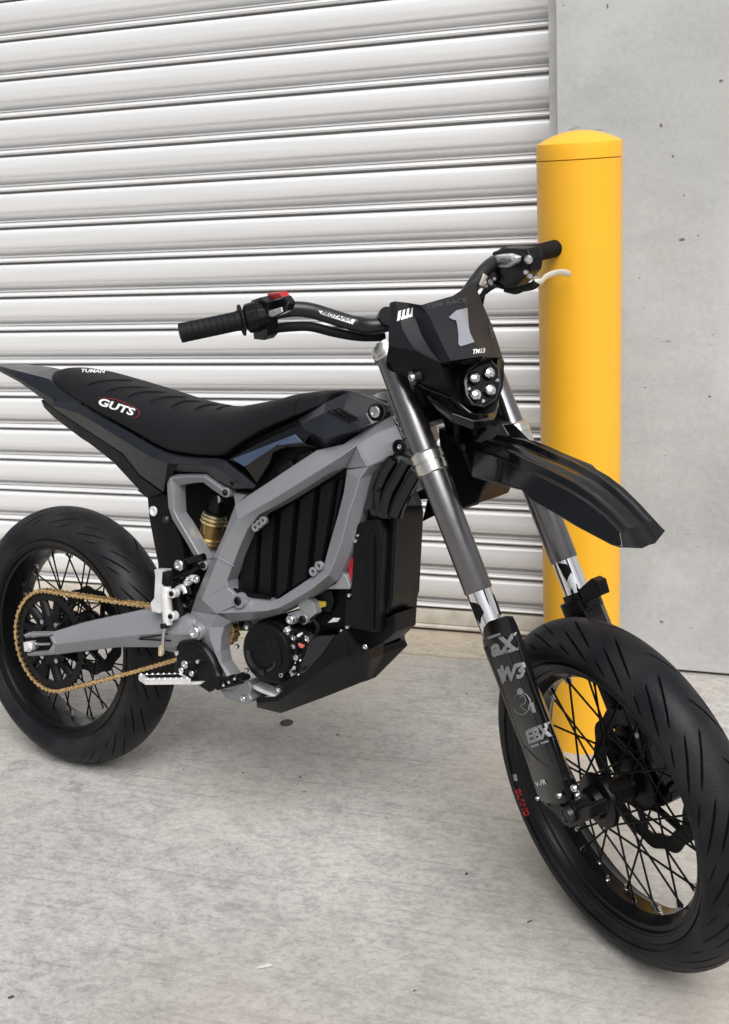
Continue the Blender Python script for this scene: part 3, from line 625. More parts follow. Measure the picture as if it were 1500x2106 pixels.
# ---------------- tail, side cover, under-tray
mb = MB().relief([[B(-90, 735, .03), B(0, 748, .05), B(57, 749, .055), B(112, 756, .06), B(150, 765, .06)], [B(-92, 736, 0), B(0, 750, 0), B(52, 757, 0), B(105, 764, 0), B(150, 778, 0)], [B(-95, 738, -.03), B(0, 753, -.045), B(50, 766, -.055), B(98, 778, -.060), B(130, 795, -.06)]], .004, (0, 0, -1))
mb.relief([[B(-95, 738, -.03), B(0, 753, -.045), B(50, 766, -.055), B(100, 779, -.062), B(122, 800, -.066)], [B(-80, 742, -.034), B(5, 760, -.052), B(45, 782, -.064), B(88, 808, -.072), B(112, 822, -.074)], [B(-70, 745, -.03), B(0, 765, -.048), B(40, 786, -.060), B(84, 818, -.066), B(107, 838, -.07)]], .006)
mb2 = MB(); mb2.v = list(mb.v); 
tail = mb.build('rear_fender', 'panel', bike, bevel=.0015)
tcols = [(108, 827, .074), (163, 830, .080), (200, 851, .088), (267, 889, .095), (317, 919, .100), (350, 933, .100), (375, 937, .100), (400, 940, .100), (450, 942, .100), (462, 947, .100), (500, 977, .100), (525, 1000, .098)]
mcols = [(108, 832, .079), (165, 851, .092), (205, 874, .100), (262, 910, .108), (312, 940, .113), (345, 952, .115), (372, 955, .115), (400, 957, .114), (440, 959, .112), (465, 974, .110), (492, 993, .106), (521, 1001, .100)]
bcols = [(108, 838, .074), (167, 877, .080), (210, 905, .085), (253, 933, .090), (287, 977, .092), (337, 1013, .092), (343, 968, .098), (385, 971, .100), (424, 972, .100), (448, 989, .100), (480, 1005, .100), (515, 1005, .098)]
mb = MB().relief([[B(x, y, -l) for x, y, l in tcols], [B(x, y, -l) for x, y, l in mcols], [B(x, y, -l) for x, y, l in bcols]], .01).mirror()
side = mb.build('side_panel', 'panel', bike, bevel=.0025)
bbolt(478, 994, -.112, .005, .002, 'black')
t3 = [(84, 822, .066), (107, 838, .072), (167, 878, .078), (210, 906, .082), (253, 935, .086), (287, 979, .088), (335, 1015, .088)]
b3 = [(90, 837, .06), (113, 860, .062), (167, 901, .066), (186, 913, .07), (233, 950, .074), (272, 992, .078), (302, 1024, .08)]
mb = MB().relief([[B(x, y, -l) for x, y, l in t3], [B(x, y, -l) for x, y, l in b3]], .02).mirror()
mb.relief([[B(x, y, -l) for x, y, l in b3], [B(x, y, l) for x, y, l in b3]], .004, (0, 0, 1))
mb.build('undertray', 'plastic', bike, bevel=.002)

# ---------------- seat
bots = [(97, 778), (110, 793), (160, 823), (200, 847), (267, 883), (317, 913), (350, 928), (400, 935), (450, 938), (463, 933), (480, 918), (532, 887), (578, 866), (606, 855), (630, 846), (670, 829), (716, 806)]
tops = [(107, 762), (133, 756), (173, 755), (217, 763), (267, 778), (333, 798), (400, 820), (440, 829), (467, 834), (510, 835), (553, 828), (607, 818), (640, 808), (697, 801), (722, 803)]
wt = [(97, .05), (130, .072), (200, .092), (350, .105), (470, .105), (600, .085), (680, .066), (720, .05)]
zb = sorted([(q.x, q.z, -q.y) for q in (B(x, y, -interp(x, wt)) for x, y in bots)]); zt = sorted([(q.x, q.z) for q in (B(x, y, .012) for x, y in tops)])
x0, x1 = zb[0][0], min(zb[-1][0], zt[-1][0]); NS = 64
prev = []
rows = []
for i in range(NS + 1):
    x = x0 + (x1 - x0) * i / NS
    b_, h_, w_ = interp(x, [(q[0], q[1]) for q in zb]), interp(x, zt), interp(x, [(q[0], q[2]) for q in zb])
    h = max(.006, h_ - b_)
    e_ = min(1, (i / 3) ** .5) if i < 3 else 1
    half = [(1.0, -.012), (1.0, 0), (1.005, .12), (.99, .3), (.95, .5), (.87, .7), (.74, .85), (.55, .95), (.3, .992), (0, 1.0)]
    P_ = [(x, -w_ * a_ * (.75 + .25 * e_), b_ + h * c_ * (.7 + .3 * e_)) for a_, c_ in half]
    rows.append([Vector(q) for q in P_] + [Vector((q[0], -q[1], q[2])) for q in reversed(P_[:-1])])
mb = MB(); m_ = len(rows[0]); mb.add([q for r_ in rows for q in r_], [[i * m_ + j, i * m_ + j + 1, (i + 1) * m_ + j + 1, (i + 1) * m_ + j] for i in range(NS) for j in range(m_ - 1)] + [[i * m_ + m_ - 1, i * m_, (i + 1) * m_, (i + 1) * m_ + m_ - 1] for i in range(NS)] + [list(range(m_)), [NS * m_ + j for j in range(m_ - 1, -1, -1)]])
seat = mb.build('seat', 'seat', bike, smooth=60)
sb = seat.modifiers.new('sub', 'SUBSURF'); sb.levels = 1; sb.render_levels = 1

MB().prism([B(*q, -.070) for q in ((345, 925), (470, 925), (610, 862), (720, 815), (760, 850), (730, 910), (640, 925), (560, 975), (540, 1018), (505, 1008), (470, 985), (420, 965), (345, 965))], (0, .14, 0)).build('seat_pan', 'deep', bike, bevel=.003)
MB().relief([[B(95, 777, -.060), B(122, 800, -.066), B(168, 827, -.076)], [B(86, 806, -.064), B(108, 827, -.073), B(165, 834, -.080)]], .006).build('rear_fender_side', 'panel', tail, bevel=.001)
# ---------------- tank covers
shr = MB().relief([
    [B(468, 945, -.10), B(530, 912, -.098), B(605, 878, -.092), B(640, 862, -.088)],
    [B(488, 952, -.106), B(545, 922, -.105), B(606, 893, -.100), B(640, 890, -.095)],
    [B(503, 960, -.104), B(560, 930, -.103), B(600, 912, -.10), B(625, 912, -.096)],
    [B(528, 995, -.094), B(556, 950, -.095), B(580, 920, -.094), B(650, 920, -.090)]], .014); tsc = MB(); tsc.v = [Vector((v.x, -v.y, v.z)) for v in shr.v]; tsc.f = [list(reversed(f_)) for f_ in shr.f]; tsc.build('tank_side_cover', 'gloss', bike, bevel=.002); shr = shr.build('tank_side_cover', 'gloss', bike, bevel=.002)
MB().relief([[B(478, 944, -.108), B(606, 893.5, -.1025)], [B(503, 960, -.1065), B(571, 914.5, -.1055)]], .003).build('blue_inlay', 'blue', shr, bevel=.0006)
MB().relief([[B(606, 893.5, -.1025), B(622, 910, -.099)], [B(571, 914.5, -.1055), B(574, 915.5, -.1052)]], .003).build('blue_inlay', 'blue', shr, bevel=.0006)
shr2 = MB().relief([
    [B(612, 862, -.080), B(640, 846, -.078), B(670, 828, -.074), B(722, 804, -.062), B(759, 817, -.056), B(796, 834, -.048)],
    [B(618, 872, -.092), B(640, 862, -.095), B(667, 849, -.098), B(705, 845, -.088), B(752, 850, -.074), B(797, 847, -.054)],
    [B(624, 881, -.100), B(640, 887, -.106), B(668, 904, -.114), B(742, 880, -.096), B(765, 873, -.078), B(788, 864, -.056)],
    [B(622, 902, -.080), B(645, 915, -.082), B(675, 923, -.082), B(745, 889, -.070), B(768, 879, -.062), B(786, 868, -.050)]], .014).mirror().build('tank_shroud', 'panel', bike, bevel=.0015, smooth=12)
for k_ in range(3): MB().relief([[B(672 + k_ * 9, 846 - k_ * 3, -.0985 + k_ * .002), B(676 + k_ * 9, 843 - k_ * 3, -.0985 + k_ * .002)], [B(716 + k_ * 9, 868 - k_ * 3, -.100 + k_ * .004), B(719 + k_ * 9, 866 - k_ * 3, -.100 + k_ * .004)]], .004).build('shroud_rib', 'gloss', shr2, bevel=.0006)
hexbolt(B(823, 919, -.066), (0, -1, 0), .0135, .006, 'steering_stop', 'black'); bbolt(823, 919, -.071, .005, .003)
bbolt(772, 847, -.076, .0105, .004, 'steel')
MB().lathe(B(772, 847, -.070), ax, [(-.004, .013), (.004, .016)], 24).build('bolt_boss', 'plastic', shr2)
# top cover between seat nose and head
mb = MB().relief([[B(700, 803, -.064), B(735, 806, -.055), B(790, 830, -.045)], [B(700, 800, 0), B(740, 803, 0), B(800, 822, 0)], [B(700, 803, .055), B(735, 800, .055), B(792, 800, .055)]], .012, (0, 0, -1)).build('top_cover', 'plastic', bike, bevel=.002)

# ---------------- dark fairing behind the down tube (radiator cowl) and controller box
cowl = MB().relief([[B(790, 950, -.072), B(820, 935, -.070), B(850, 945, -.06)], [B(765, 978, -.082), B(800, 975, -.085), B(852, 975, -.07)], [B(752, 1035, -.084), B(782, 1010, -.090), B(845, 1010, -.08)], [B(746, 1052, -.080), B(775, 1045, -.085), B(858, 1040, -.078)]], .02); tsc = MB(); tsc.v = [Vector((v.x, -v.y, v.z)) for v in cowl.v]; tsc.f = [list(reversed(f_)) for f_ in cowl.f]; tsc.build('radiator_cowl', 'frame_dark', bike, bevel=.002); cowl = cowl.build('radiator_cowl', 'frame_dark', bike, bevel=.002)
bbolt(779, 1003, -.092, .0075, .005, 'black'); MB().tube([B(779, 1006, -.092), B(778, 1040, -.088)], .002, 8).build('strap', 'deep', cowl)
for pts in (((812, 945), (795, 970), (780, 1010), (776, 1060)), ((838, 950), (818, 985), (800, 1020), (792, 1065)), ((858, 970), (838, 1005), (820, 1040), (812, 1065))):
    MB().tube(smooth_path([B(*q, -.088) for q in pts]), [.012] * 1 + [.013] * 17 + [.010], 12, True, .6).build('cowl_fin', 'gloss', cowl)
cA, cB_ = B(787, 1100, -.085), B(776, 1302, -.085)           # front right edge of the controller box
for k_ in range(9):
    pass
cC, cD = B(864, 1082, .085), B(853, 1260, .085)
xf = (cA.x + cC.x) / 2
mb = MB()
sec = lambda z_top, z_bot, w_, xr, xf_, zt2: None
pr = [(cA.x - .062, cA.z + .012), (cA.x - .01, cA.z + .03), (cA.x + .0, cA.z + .0), (cB_.x, cB_.z + .0), (cB_.x - .065, cB_.z - .005)]
pr2 = [(cA.x - .055, cA.z + .05), (cA.x + .0, cA.z + .055), (cA.x + .010, cA.z + .03), (cB_.x + .012, cB_.z + .06), (cB_.x + .004, cB_.z + .03), (cB_.x - .06, cB_.z + .01)]
mb.prism([(x, -.085, z) for x, z in pr], (0, .03, 0)); mb.prism([(x, .030, z) for x, z in pr], (0, .02, 0))
mb.prism([(x, -.060, z) for x, z in pr2], (0, .098, 0))
box = mb.build('controller_box', 'black', bike, bevel=.005, seg=3)
mb = MB().prism([B(*q, -.090) for q in ((752, 1100), (768, 1098), (768, 1296), (756, 1296))], (0, .01, 0)); mb.build('heat_sink', 'plastic', box, bevel=.003)
mb = MB().prism([B(*q, -.089) for q in ((774, 1112), (782, 1118), (776, 1292), (770, 1292))], (0, .01, 0)); mb.build('heat_sink', 'plastic', box, bevel=.003)
mb = MB().prism([B(*q, -.082) for q in ((748, 1072), (768, 1082), (770, 1092), (748, 1088))], (0, .03, 0)); mb.build('connector', 'panel', box, bevel=.002)
mb = MB().prism([B(*q, -.075) for q in ((716, 1152), (727, 1147), (727, 1204), (718, 1198))], (0, .012, 0)); mb.build('red_connector', 'red', box, bevel=.002)
for q in ((723, 1114, .003), (733, 1112, .004), (738, 1101, .003), (720, 1224, .004), (716, 1290, .004)): bbolt(q[0], q[1], -.084, q[2], .004)
mb = MB().tube([B(722, 1230, -.075), B(718, 1290, -.075)], .009, 14); mb.build('coolant_tube', 'black', box)
mb = MB().prism([B(*q, -.055) for q in ((662, 1205), (735, 1205), (738, 1300), (655, 1290), (640, 1250))], (0, .11, 0)); mb.build('engine_bracket', 'deep', bike, bevel=.003)
mb = MB().prism([B(*q, -.072) for q in ((636, 1216), (680, 1212), (686, 1240), (678, 1262), (640, 1252))], (0, .012, 0)); rg_ = mb.build('regulator', 'black', bike, bevel=.004)
MB().prism([B(*q, -.078) for q in ((649, 1236), (668, 1238), (668, 1248), (652, 1252))], (0, .006, 0)).build('yellow_label', 'yellow', rg_, bevel=.001)
MB().prism([B(*q, -.075) for q in ((672, 1282), (684, 1271), (698, 1272), (694, 1280))], (0, .006, 0)).build('bracket_tab', 'silver', bike, bevel=.002)
# shroud of the far side, seen under the front fender
mb = MB().prism([B(*q, .10) for q in ((880, 985), (1010, 985), (1000, 1010), (982, 1038), (955, 1046), (920, 1040), (898, 1058), (868, 1073), (880, 1020))], (0, .006, 0)).build('left_shroud', 'plastic', bike, bevel=.002)
mb = MB().prism([B(*q, .085) for q in ((706, 806), (748, 806), (792, 799), (762, 818), (740, 826))], (0, .006, 0)).build('left_shroud', 'plastic', bike, bevel=.0015)

# ---------------- motor
mc = B(547, 1343, -.105)
mb = MB().lathe(mc + Vector((0, .02, 0)), ax, [(-.006, .060), (0, .064), (.12, .064), (.13, .05)], 64); mot = mb.build('motor', 'black', bike, bevel=.0015)
mb = MB().lathe(mc, ax, [(-.004, .030), (-.006, .036), (-.004, .046), (.0, .0575), (.016, .0595)], 64).lathe(mc + Vector((0, -.004, 0)), ax, [(-.003, .002), (-.003, .026), (0, .029)], 48); mcv = mb.build('motor_cover', 'plastic', mot, bevel=.001)
mb = MB()
arc = lambda a0, a1, r_, y_: [mc + Vector((r_ * math.cos(R(a0 + (a1 - a0) * i / 12)), y_, r_ * math.sin(R(a0 + (a1 - a0) * i / 12)))) for i in range(13)]
MB().relief([arc(180, 275, .043, -.0085), arc(180, 275, .033, -.0095)], .004).build('cover_ridge', 'panel', mcv)
MB().relief([arc(-30, 60, .044, -.0075), arc(-30, 60, .004, -.0085)], .003).build('cover_ridge', 'black', mcv)
MB().relief([arc(-70, -20, .036, -.0095), arc(-70, -20, .030, -.0095)], .003).build('cover_ridge', 'panel', mcv)
for px, py in ((510, 1290), (551, 1302), (489, 1329), (509, 1378), (550, 1387), (581, 1388), (575, 1418)): bbolt(px, py, -.103, .0048, .005)
mb = MB().prism([B(*q, -.085) for q in ((570, 1300), (612, 1290), (640, 1300), (634, 1352), (612, 1400), (586, 1420), (560, 1400))], (0, .10, 0)); eb = mb.build('motor_housing', 'black', bike, bevel=.004)
random.seed(9)
for (px, py, r_) in ((590, 1296, .006), (596, 1303, .005), (608, 1312, .007), (604, 1328, .006), (611, 1352, .007), (600, 1379, .006), (607, 1372, .005), (616, 1386, .003), (635, 1312, .0085), (622, 1330, .003), (620, 1358, .003)):
    MB().lathe(B(px, py, -.09), Vector((random.uniform(-.4, .4), -1, random.uniform(-.3, .3))), [(-.01, r_ * .6), (0, r_ * .7), (.001, r_ * .85), (.005, r_ * .85), (.006, r_ * .5), (.0045, r_ * .4), (.0045, 0)], 14).build('fitting', 'steel', eb)
random.seed(31)
for i in range(16):
    px, py = random.uniform(588, 626), random.uniform(1286, 1392); r_ = random.uniform(.002, .0042)
    MB().lathe(B(px, py, -.092), Vector((random.uniform(-.5, .5), -1, random.uniform(-.5, .5))), [(-.008, r_ * .8), (.002, r_), (.004, r_ * .7)], 8).build('fitting', random.choice(['steel', 'silver', 'black']), eb)
for i in range(14):
    px, py = random.uniform(362, 402), random.uniform(1180, 1262); r_ = random.uniform(.003, .006)
    MB().lathe(B(px, py, -.094), Vector((random.uniform(-.5, .5), -1, random.uniform(-.5, .5))), [(-.01, r_ * .8), (.003, r_), (.006, r_ * .7), (.006, 0)], 8).build('fitting', random.choice(['steel', 'black', 'black']), eb)
MB().prism([B(*q, -.098) for q in ((613, 1323), (624, 1328), (622, 1334), (614, 1330))], (0, .006, 0)).build('red_cap', mat('pink_red', (.55, .13, .09), .5), eb, bevel=.001)
for pts in (((600, 1290), (618, 1305), (628, 1330), (618, 1360)), ((592, 1305), (603, 1325), (600, 1360), (606, 1390)), ((640, 1270), (655, 1290), (648, 1310))):
    MB().tube(smooth_path([B(*q, -.088) for q in pts]), .0035, 8).build('hose', 'deep', eb)
MB().lathe(B(558, 1278, -.085), Vector((.1, 0, -1)), [(0, .006), (.008, .014), (.018, .012), (.024, .005)], 18).build('cable_gland', 'silver', eb)
# clamp under motor, lower casting
mb = MB().relief([[B(513, 1405, -.08), B(530, 1412, -.085), B(566, 1430, -.085)], [B(512, 1412, -.08), B(534, 1424, -.085), B(566, 1437, -.085)]], .03).build('motor_mount', 'silver', bike, bevel=.002)
mb = MB().prism([B(*q, -.09) for q in ((450, 1418), (478, 1420), (494, 1405), (510, 1400), (517, 1412), (513, 1430), (518, 1440), (508, 1449), (490, 1447), (462, 1436))], (0, .18, 0)).build('lower_casting', 'frame', bike, bevel=.004, seg=3)
bbolt(501, 1437, -.092, .0065, .004)
# ---------------- skid plate
t = [(527, 1437), (566, 1433), (628, 1383), (667, 1344), (690, 1308), (709, 1293), (720, 1306), (730, 1322), (755, 1333), (788, 1314)]
m1 = [(528, 1446), (572, 1442), (632, 1402), (671, 1372), (692, 1358), (713, 1350), (722, 1350), (733, 1352), (758, 1358), (788, 1346)]
m2 = [(529, 1455), (578, 1467), (640, 1444), (667, 1434), (700, 1421), (720, 1413), (732, 1408), (742, 1404), (756, 1400), (770, 1384)]
lt_ = [.085, .09, .098, .102, .102, .096, .088, .080, .064, .0]
lb_ = [.055, .06, .060, .058, .05, .042, .036, .028, .014, .0]
srow = [[B(*q, -l) for q, l in zip(t, lt_)], [B(*q, -l - (.003 if l else 0)) for q, l in zip(m1, lt_)], [B(*q, -l) for q, l in zip(m2, lb_)]]
mb = MB().relief(srow, .006)
zc_ = srow[0][3].z + .004
mb.relief([[Vector((v.x, -v.y, min(v.z, zc_))) for v in r_] for r_ in srow], .006, (0, -1, 0))
mb.relief([[B(*q, -l) for q, l in zip(m2, lb_)], [Vector((v.x, -v.y, v.z)) for v in [B(*q, -l) for q, l in zip(m2, lb_)]]], .004, (0, 0, 1))
skid = mb.build('skid_plate', 'plastic', bike, bevel=.0025)
bbolt(752, 1330, -.072, .005, .003)
mb = MB().relief([[B(632, 1308, -.088), B(690, 1306, -.088)], [B(625, 1345, -.088), B(667, 1342, -.088)], [B(612, 1395, -.086), B(628, 1384, -.088)]], .004).build('mesh_guard', 'panel', bike, bevel=.002)

MB().prism([B(*q, -.055) for q in ((700, 1285), (776, 1280), (812, 1262), (812, 1300), (785, 1325), (740, 1345), (715, 1335))], (0, .075, 0)).build('lower_shroud', 'plastic', bike, bevel=.003)
# ---------------- foot controls and rear brake cylinder
hg = MB().prism([B(*q, -.118) for q in ((362, 1330), (372, 1318), (400, 1318), (418, 1326), (440, 1350), (452, 1385), (450, 1410), (430, 1425), (405, 1408), (362, 1408))], (0, .012, 0))
hg = hg.build('footpeg_bracket', 'black', bike, bevel=.003)
for q in ((366, 1343, .0055), (382, 1366, .0085), (409, 1360, .005), (375, 1378, .0065), (396, 1385, .0065)): bbolt(q[0], q[1], -.119, q[2], .005)
MB().tube(smooth_path([B(*q, -.130) for q in ((370, 1326), (395, 1322), (420, 1334), (438, 1362), (450, 1392), (475, 1400))]), .0075, 12, True, .55).build('brake_pedal', 'black', bike)
mb = MB()
for i in range(6): mb.lathe(B(452 + i * 9, 1402 - i * 2.2 + (i % 2) * 5, -.135), ax, [(-.006, .004), (.0, .007), (.02, .007)], 6)
mb.tube([B(448, 1412, -.13), B(500, 1398, -.13)], .009, 10, True, .6); mb.build('pedal_tip', 'black', bike, bevel=.001)
for q in ((461, 1409), (472, 1403), (484, 1396)): bbolt(q[0], q[1], -.142, .003, .003)
# peg: a serrated platform
pa, pb2 = B(384, 1396, -.125), B(292, 1398, -.215)
dv = (pb2 - pa); u_ = dv.normalized(); s_ = Vector((0, 0, 1)).cross(u_).normalized()
mb = MB(); hwid = .021
q = [pa - s_ * hwid, pa + s_ * hwid, pb2 + s_ * hwid * .8, pb2 - s_ * hwid * .8]
mb.prism([k_ + Vector((0, 0, -.006)) for k_ in q], (0, 0, .012))
for i in range(8):
    for sg in (-1, 1): c_ = pa + dv * (i + .5) / 8 + s_ * sg * hwid * .8; mb.lathe(c_ + Vector((0, 0, .005)), (0, 0, 1), [(0, .0035), (.0035, .002)], 6)
peg = mb.build('footpeg', 'silver', bike, bevel=.0012)
mb = MB().prism([pa + dv * a_ + s_ * b_ * hwid + Vector((0, 0, .0065)) for a_, b_ in ((.12, -.55), (.12, .55), (.9, .45), (.9, -.45))], (0, 0, .0006)); mb.build('peg_opening', 'deep', peg)
MB().relief([[B(364, 1404, -.13), B(418, 1402, -.125)], [B(372, 1410, -.13), B(412, 1408, -.125)]], .03).build('peg_mount', 'silver', bike, bevel=.002)
# brake master cylinder
def cyl(p, q, r_, name, m, par, seg=20, bevel=0): return MB().lathe(p, q - p, [(0, r_ * .9), (.002, r_), ((q - p).length - .002, r_), ((q - p).length, r_ * .9)], seg).build(name, m, par)
L_ = -.135
mb = MB().prism([B(*q, L_) for q in ((317, 1171), (340, 1172), (336, 1184), (337, 1250), (330, 1262), (312, 1258), (309, 1240), (317, 1230), (319, 1184))], (0, .02, 0))
mb.lathe(B(341, 1205, L_ + .006), B(346, 1280, L_ + .006) - B(341, 1205, L_ + .006), [(0, .0105), (.065, .0105), (.08, .009)], 20)
for q in ((353, 1221), (351, 1268)): mb.lathe(B(*q, L_ - .002), ax, [(0, .0095), (.016, .0095)], 20); mb.prism([B(q[0] - 12, q[1] - 8, L_), B(q[0], q[1] - 9, L_), B(q[0], q[1] + 9, L_), B(q[0] - 12, q[1] + 8, L_)], (0, .012, 0))
mcy = mb.build('brake_cylinder', 'silver', bike, bevel=.0015)
for q in ((353, 1221), (351, 1268)): bbolt(q[0], q[1], L_ - .003, .0052, .003, 'black')
cyl(B(346, 1176, L_ + .006), B(344, 1202, L_ + .006), .011, 'cap', 'deep', mcy)
cyl(B(338, 1282, L_), B(340, 1292, L_), .009, 'boot', 'deep', mcy)
cyl(B(338, 1290, L_), B(335, 1345, L_), .0038, 'push_rod', 'steel', mcy)
cyl(B(332, 1326, L_ - .002), B(331, 1348, L_ - .002), .0055, 'clevis', 'gold', mcy)
# linkage clutter
for pts, r_, m_ in ((((372, 1160), (395, 1152), (420, 1145)), .0075, 'black'), (((352, 1195), (380, 1182), (410, 1165)), .004, 'black'), (((360, 1215), (372, 1260), (378, 1310)), .011, 'deep'), (((385, 1200), (395, 1190), (405, 1192)), .008, 'silver'), (((366, 1212), (378, 1208), (384, 1220)), .007, 'silver'), (((388, 1205), (392, 1222)), .006, 'black')):
    MB().tube(smooth_path([B(*q, -.10) for q in pts]), r_, 12).build('linkage_arm', m_, bike)
bbolt(371, 1162, -.112, .0115, .007); bbolt(405, 1192, -.112, .007, .005); bbolt(388, 1190, -.112, .005, .004)
mb = MB().prism([B(*q, -.085) for q in ((352, 1195), (410, 1170), (400, 1250), (392, 1320), (360, 1320))], (0, .17, 0)).build('linkage_housing', 'deep', bike, bevel=.003)

# ---------------- front fork
E_, WL = .0332, .0902
def leg(t_, sgn, r=0): return Vector((-E_, sgn * WL, t_))
def at_leg(px, py):       # height along the right leg for a pixel
    return F(px, py, -WL).z
zc, zt_, zo, zch = at_leg(880, 948), at_leg(790, 728), at_leg(988, 1215), at_leg(1012, 1285)
FZv = Vector((0, 0, 1))
for sg in (-1, 1):
    o_ = leg(0, sg)
    tb = MB().lathe(o_, FZv, [(zo, .0235), (zo + .002, .0245), (zc - .018, .0245)], 48).lathe(o_, FZv, [(zc + .014, .0232), (zt_ - .012, .0232)], 48).build('fork_tube', 'forktube', bike, FR)
    MB().lathe(o_, FZv, [(zc - .024, .0262), (zc - .022, .0282), (zc - .006, .029), (zc - .005, .0275), (zc - .003, .0275), (zc - .002, .0295), (zc + .012, .0295), (zc + .016, .026)], 48).build('fork_collar', 'collar', tb)
    MB().lathe(o_, FZv, [(zt_ - .014, .0255), (zt_ - .012, .027), (zt_ - .009, .027), (zt_ - .008, .0262), (zt_ - .005, .0262), (zt_ - .004, .027), (zt_ + .002, .027), (zt_ + .010, .024), (zt_ + .011, .017), (zt_ + .016, .016)], 48).build('fork_cap', 'collar', tb)
    st_ = MB().lathe(o_, FZv, [(zch - .10, .0222), (zo + .003, .0222)], 48).build('stanchion', 'chrome', bike, FR)
    MB().lathe(o_, FZv, [(.02, .024), (zch - .06, .0255), (zch - .03, .027), (zch - .028, .024)], 32).build('fork_foot', 'black', bike, FR)
# fork guards
def guard(sg):
    #       left edge, flat end, tube crest, tube far side, right edge
    ps = [((994, 1291), (1004, 1279), (1022, 1272), (1040, 1267), (1052, 1268), (1062, 1288)),
          ((991, 1304), (1006, 1299), (1028, 1291), (1048, 1284), (1060, 1284), (1069, 1310)),
          ((994, 1325), (1010, 1322), (1034, 1314), (1056, 1306), (1068, 1304), (1076, 1328)),
          ((999, 1345), (1016, 1341), (1042, 1334), (1063, 1326), (1075, 1322), (1082, 1346)),
          ((1015, 1385), (1030, 1380), (1054, 1372), (1075, 1364), (1086, 1360), (1093, 1378)),
          ((1031, 1428), (1046, 1422), (1068, 1414), (1088, 1406), (1098, 1402), (1106, 1414)),
          ((1050, 1480), (1064, 1475), (1086, 1466), (1106, 1458), (1116, 1453), (1124, 1460)),
          ((1072, 1535), (1086, 1528), (1106, 1519), (1126, 1510), (1136, 1504), (1143, 1512)),
          ((1085, 1572), (1100, 1567), (1122, 1560), (1142, 1552), (1152, 1546), (1159, 1556)),
          ((1097, 1610), (1112, 1606), (1134, 1602), (1156, 1597), (1168, 1592), (1176, 1600)),
          ((1107, 1638), (1122, 1640), (1142, 1640), (1164, 1638), (1178, 1632), (1188, 1634)),
          ((1113, 1648), (1126, 1652), (1144, 1654), (1164, 1652), (1178, 1646), (1188, 1644))]
    la = (-.110, -.122, -.134, -.132, -.122, -.098)
    rows = []
    for i, r_ in enumerate(ps):
        rows.append([F(*q, l_) for q, l_ in zip(r_, la)])
    if sg > 0: rows = [[Vector((v.x, -v.y, v.z)) for v in r_] for r_ in rows]
    return MB().relief(rows, .004, (-.35, -sg * .9, 0)).build('fork_guard', 'gloss', bike, FR, bevel=.0012, smooth=75)
GR = guard(-1)
GR.data.materials[0] = mat('guard_plastic', (.0022, .0023, .0028), .2, 0, 0, 60, 0, 8, 0, .22, .05)
for q0, q1 in (((1058, 1398), (1142, 1578)), ((1080, 1392), (1160, 1568))):
    pass
# left lower leg with brake caliper clamp
GLm = MB().relief([[Vector((-E_ - .03 + .0, WL + .01, z)), Vector((-E_ + .0, WL - .032, z)), Vector((-E_ + .03, WL - .02, z)), Vector((-E_ + .036, WL + .012, z)), Vector((-E_ + .01, WL + .036, z))] for z in (zch + .0, zch - .05, .15, .08, .03)], .004, (0, 0, 0.0001)).build('fork_guard', 'gloss', bike, FR, bevel=.0015)
zl = F(1212, 1240, WL).z
MB().lathe(leg(0, 1), FZv, [(zl - .012, .033), (zl - .01, .036), (zl + .012, .036), (zl + .014, .033)], 32).build('hose_clamp', 'black', bike, FR, bevel=.001)
MB().box((-E_ + .034, WL - .004, zl + .004), (.018, .03, .022)).build('clamp_block', 'black', bike, FR, bevel=.003)
MB().prism([F(*q, WL - .03) for q in ((1190, 1212), (1215, 1190), (1228, 1196), (1236, 1225), (1200, 1240))], (0, .02, 0)).build('clamp_block', 'black', bike, FR, bevel=.002)
# axle lug right
MB().prism([F(*q, -.128) for q in ((1160, 1672), (1168, 1658), (1176, 1657), (1184, 1668), (1206, 1656), (1213, 1660), (1215, 1686), (1170, 1704), (1158, 1690))], (0, .035, 0)).build('axle_clamp', 'black', bike, FR, bevel=.003)
MB().lathe(F(1166, 1677, -.134), ax, [(-.0015, .004), (-.0015, .0095), (-.004, .011), (-.003, .0135), (0, .0145), (.04, .015)], 32).build('axle_nut', mat('worn_black', (.03, .03, .032), .35, .6), bike, FR)
MB().lathe((0, -.10, 0), ax, [(0, .011), (.22, .011)], 24).build('front_axle', 'black', bike, FR)
MB().prism([F(*q, -.112) for q in ((1112, 1648), (1150, 1652), (1160, 1664), (1172, 1700), (1160, 1698), (1140, 1672))], (0, .02, 0)).build('fork_shoe', 'black', bike, FR, bevel=.002)
for q in ((1153, 1635, .0048), (1183, 1620, .006), (1190, 1634, .0035), (1109, 1641, .0035)): fbolt(q[0], q[1], -.136 if q[0] < 1170 else -.125, q[2], .005)
# caliper on the left
MB().prism([F(*q, .05) for q in ((1268, 1560), (1300, 1548), (1340, 1580), (1378, 1632), (1380, 1650), (1358, 1662), (1300, 1640), (1275, 1600))], (0, .045, 0)).build('brake_caliper', 'black', bike, FR, bevel=.006)
MB().prism([F(*q, .078) for q in ((1225, 1500), (1250, 1500), (1290, 1545), (1345, 1570), (1330, 1600), (1262, 1590))], (0, .01, 0)).build('caliper_bracket', 'black', bike, FR, bevel=.002)
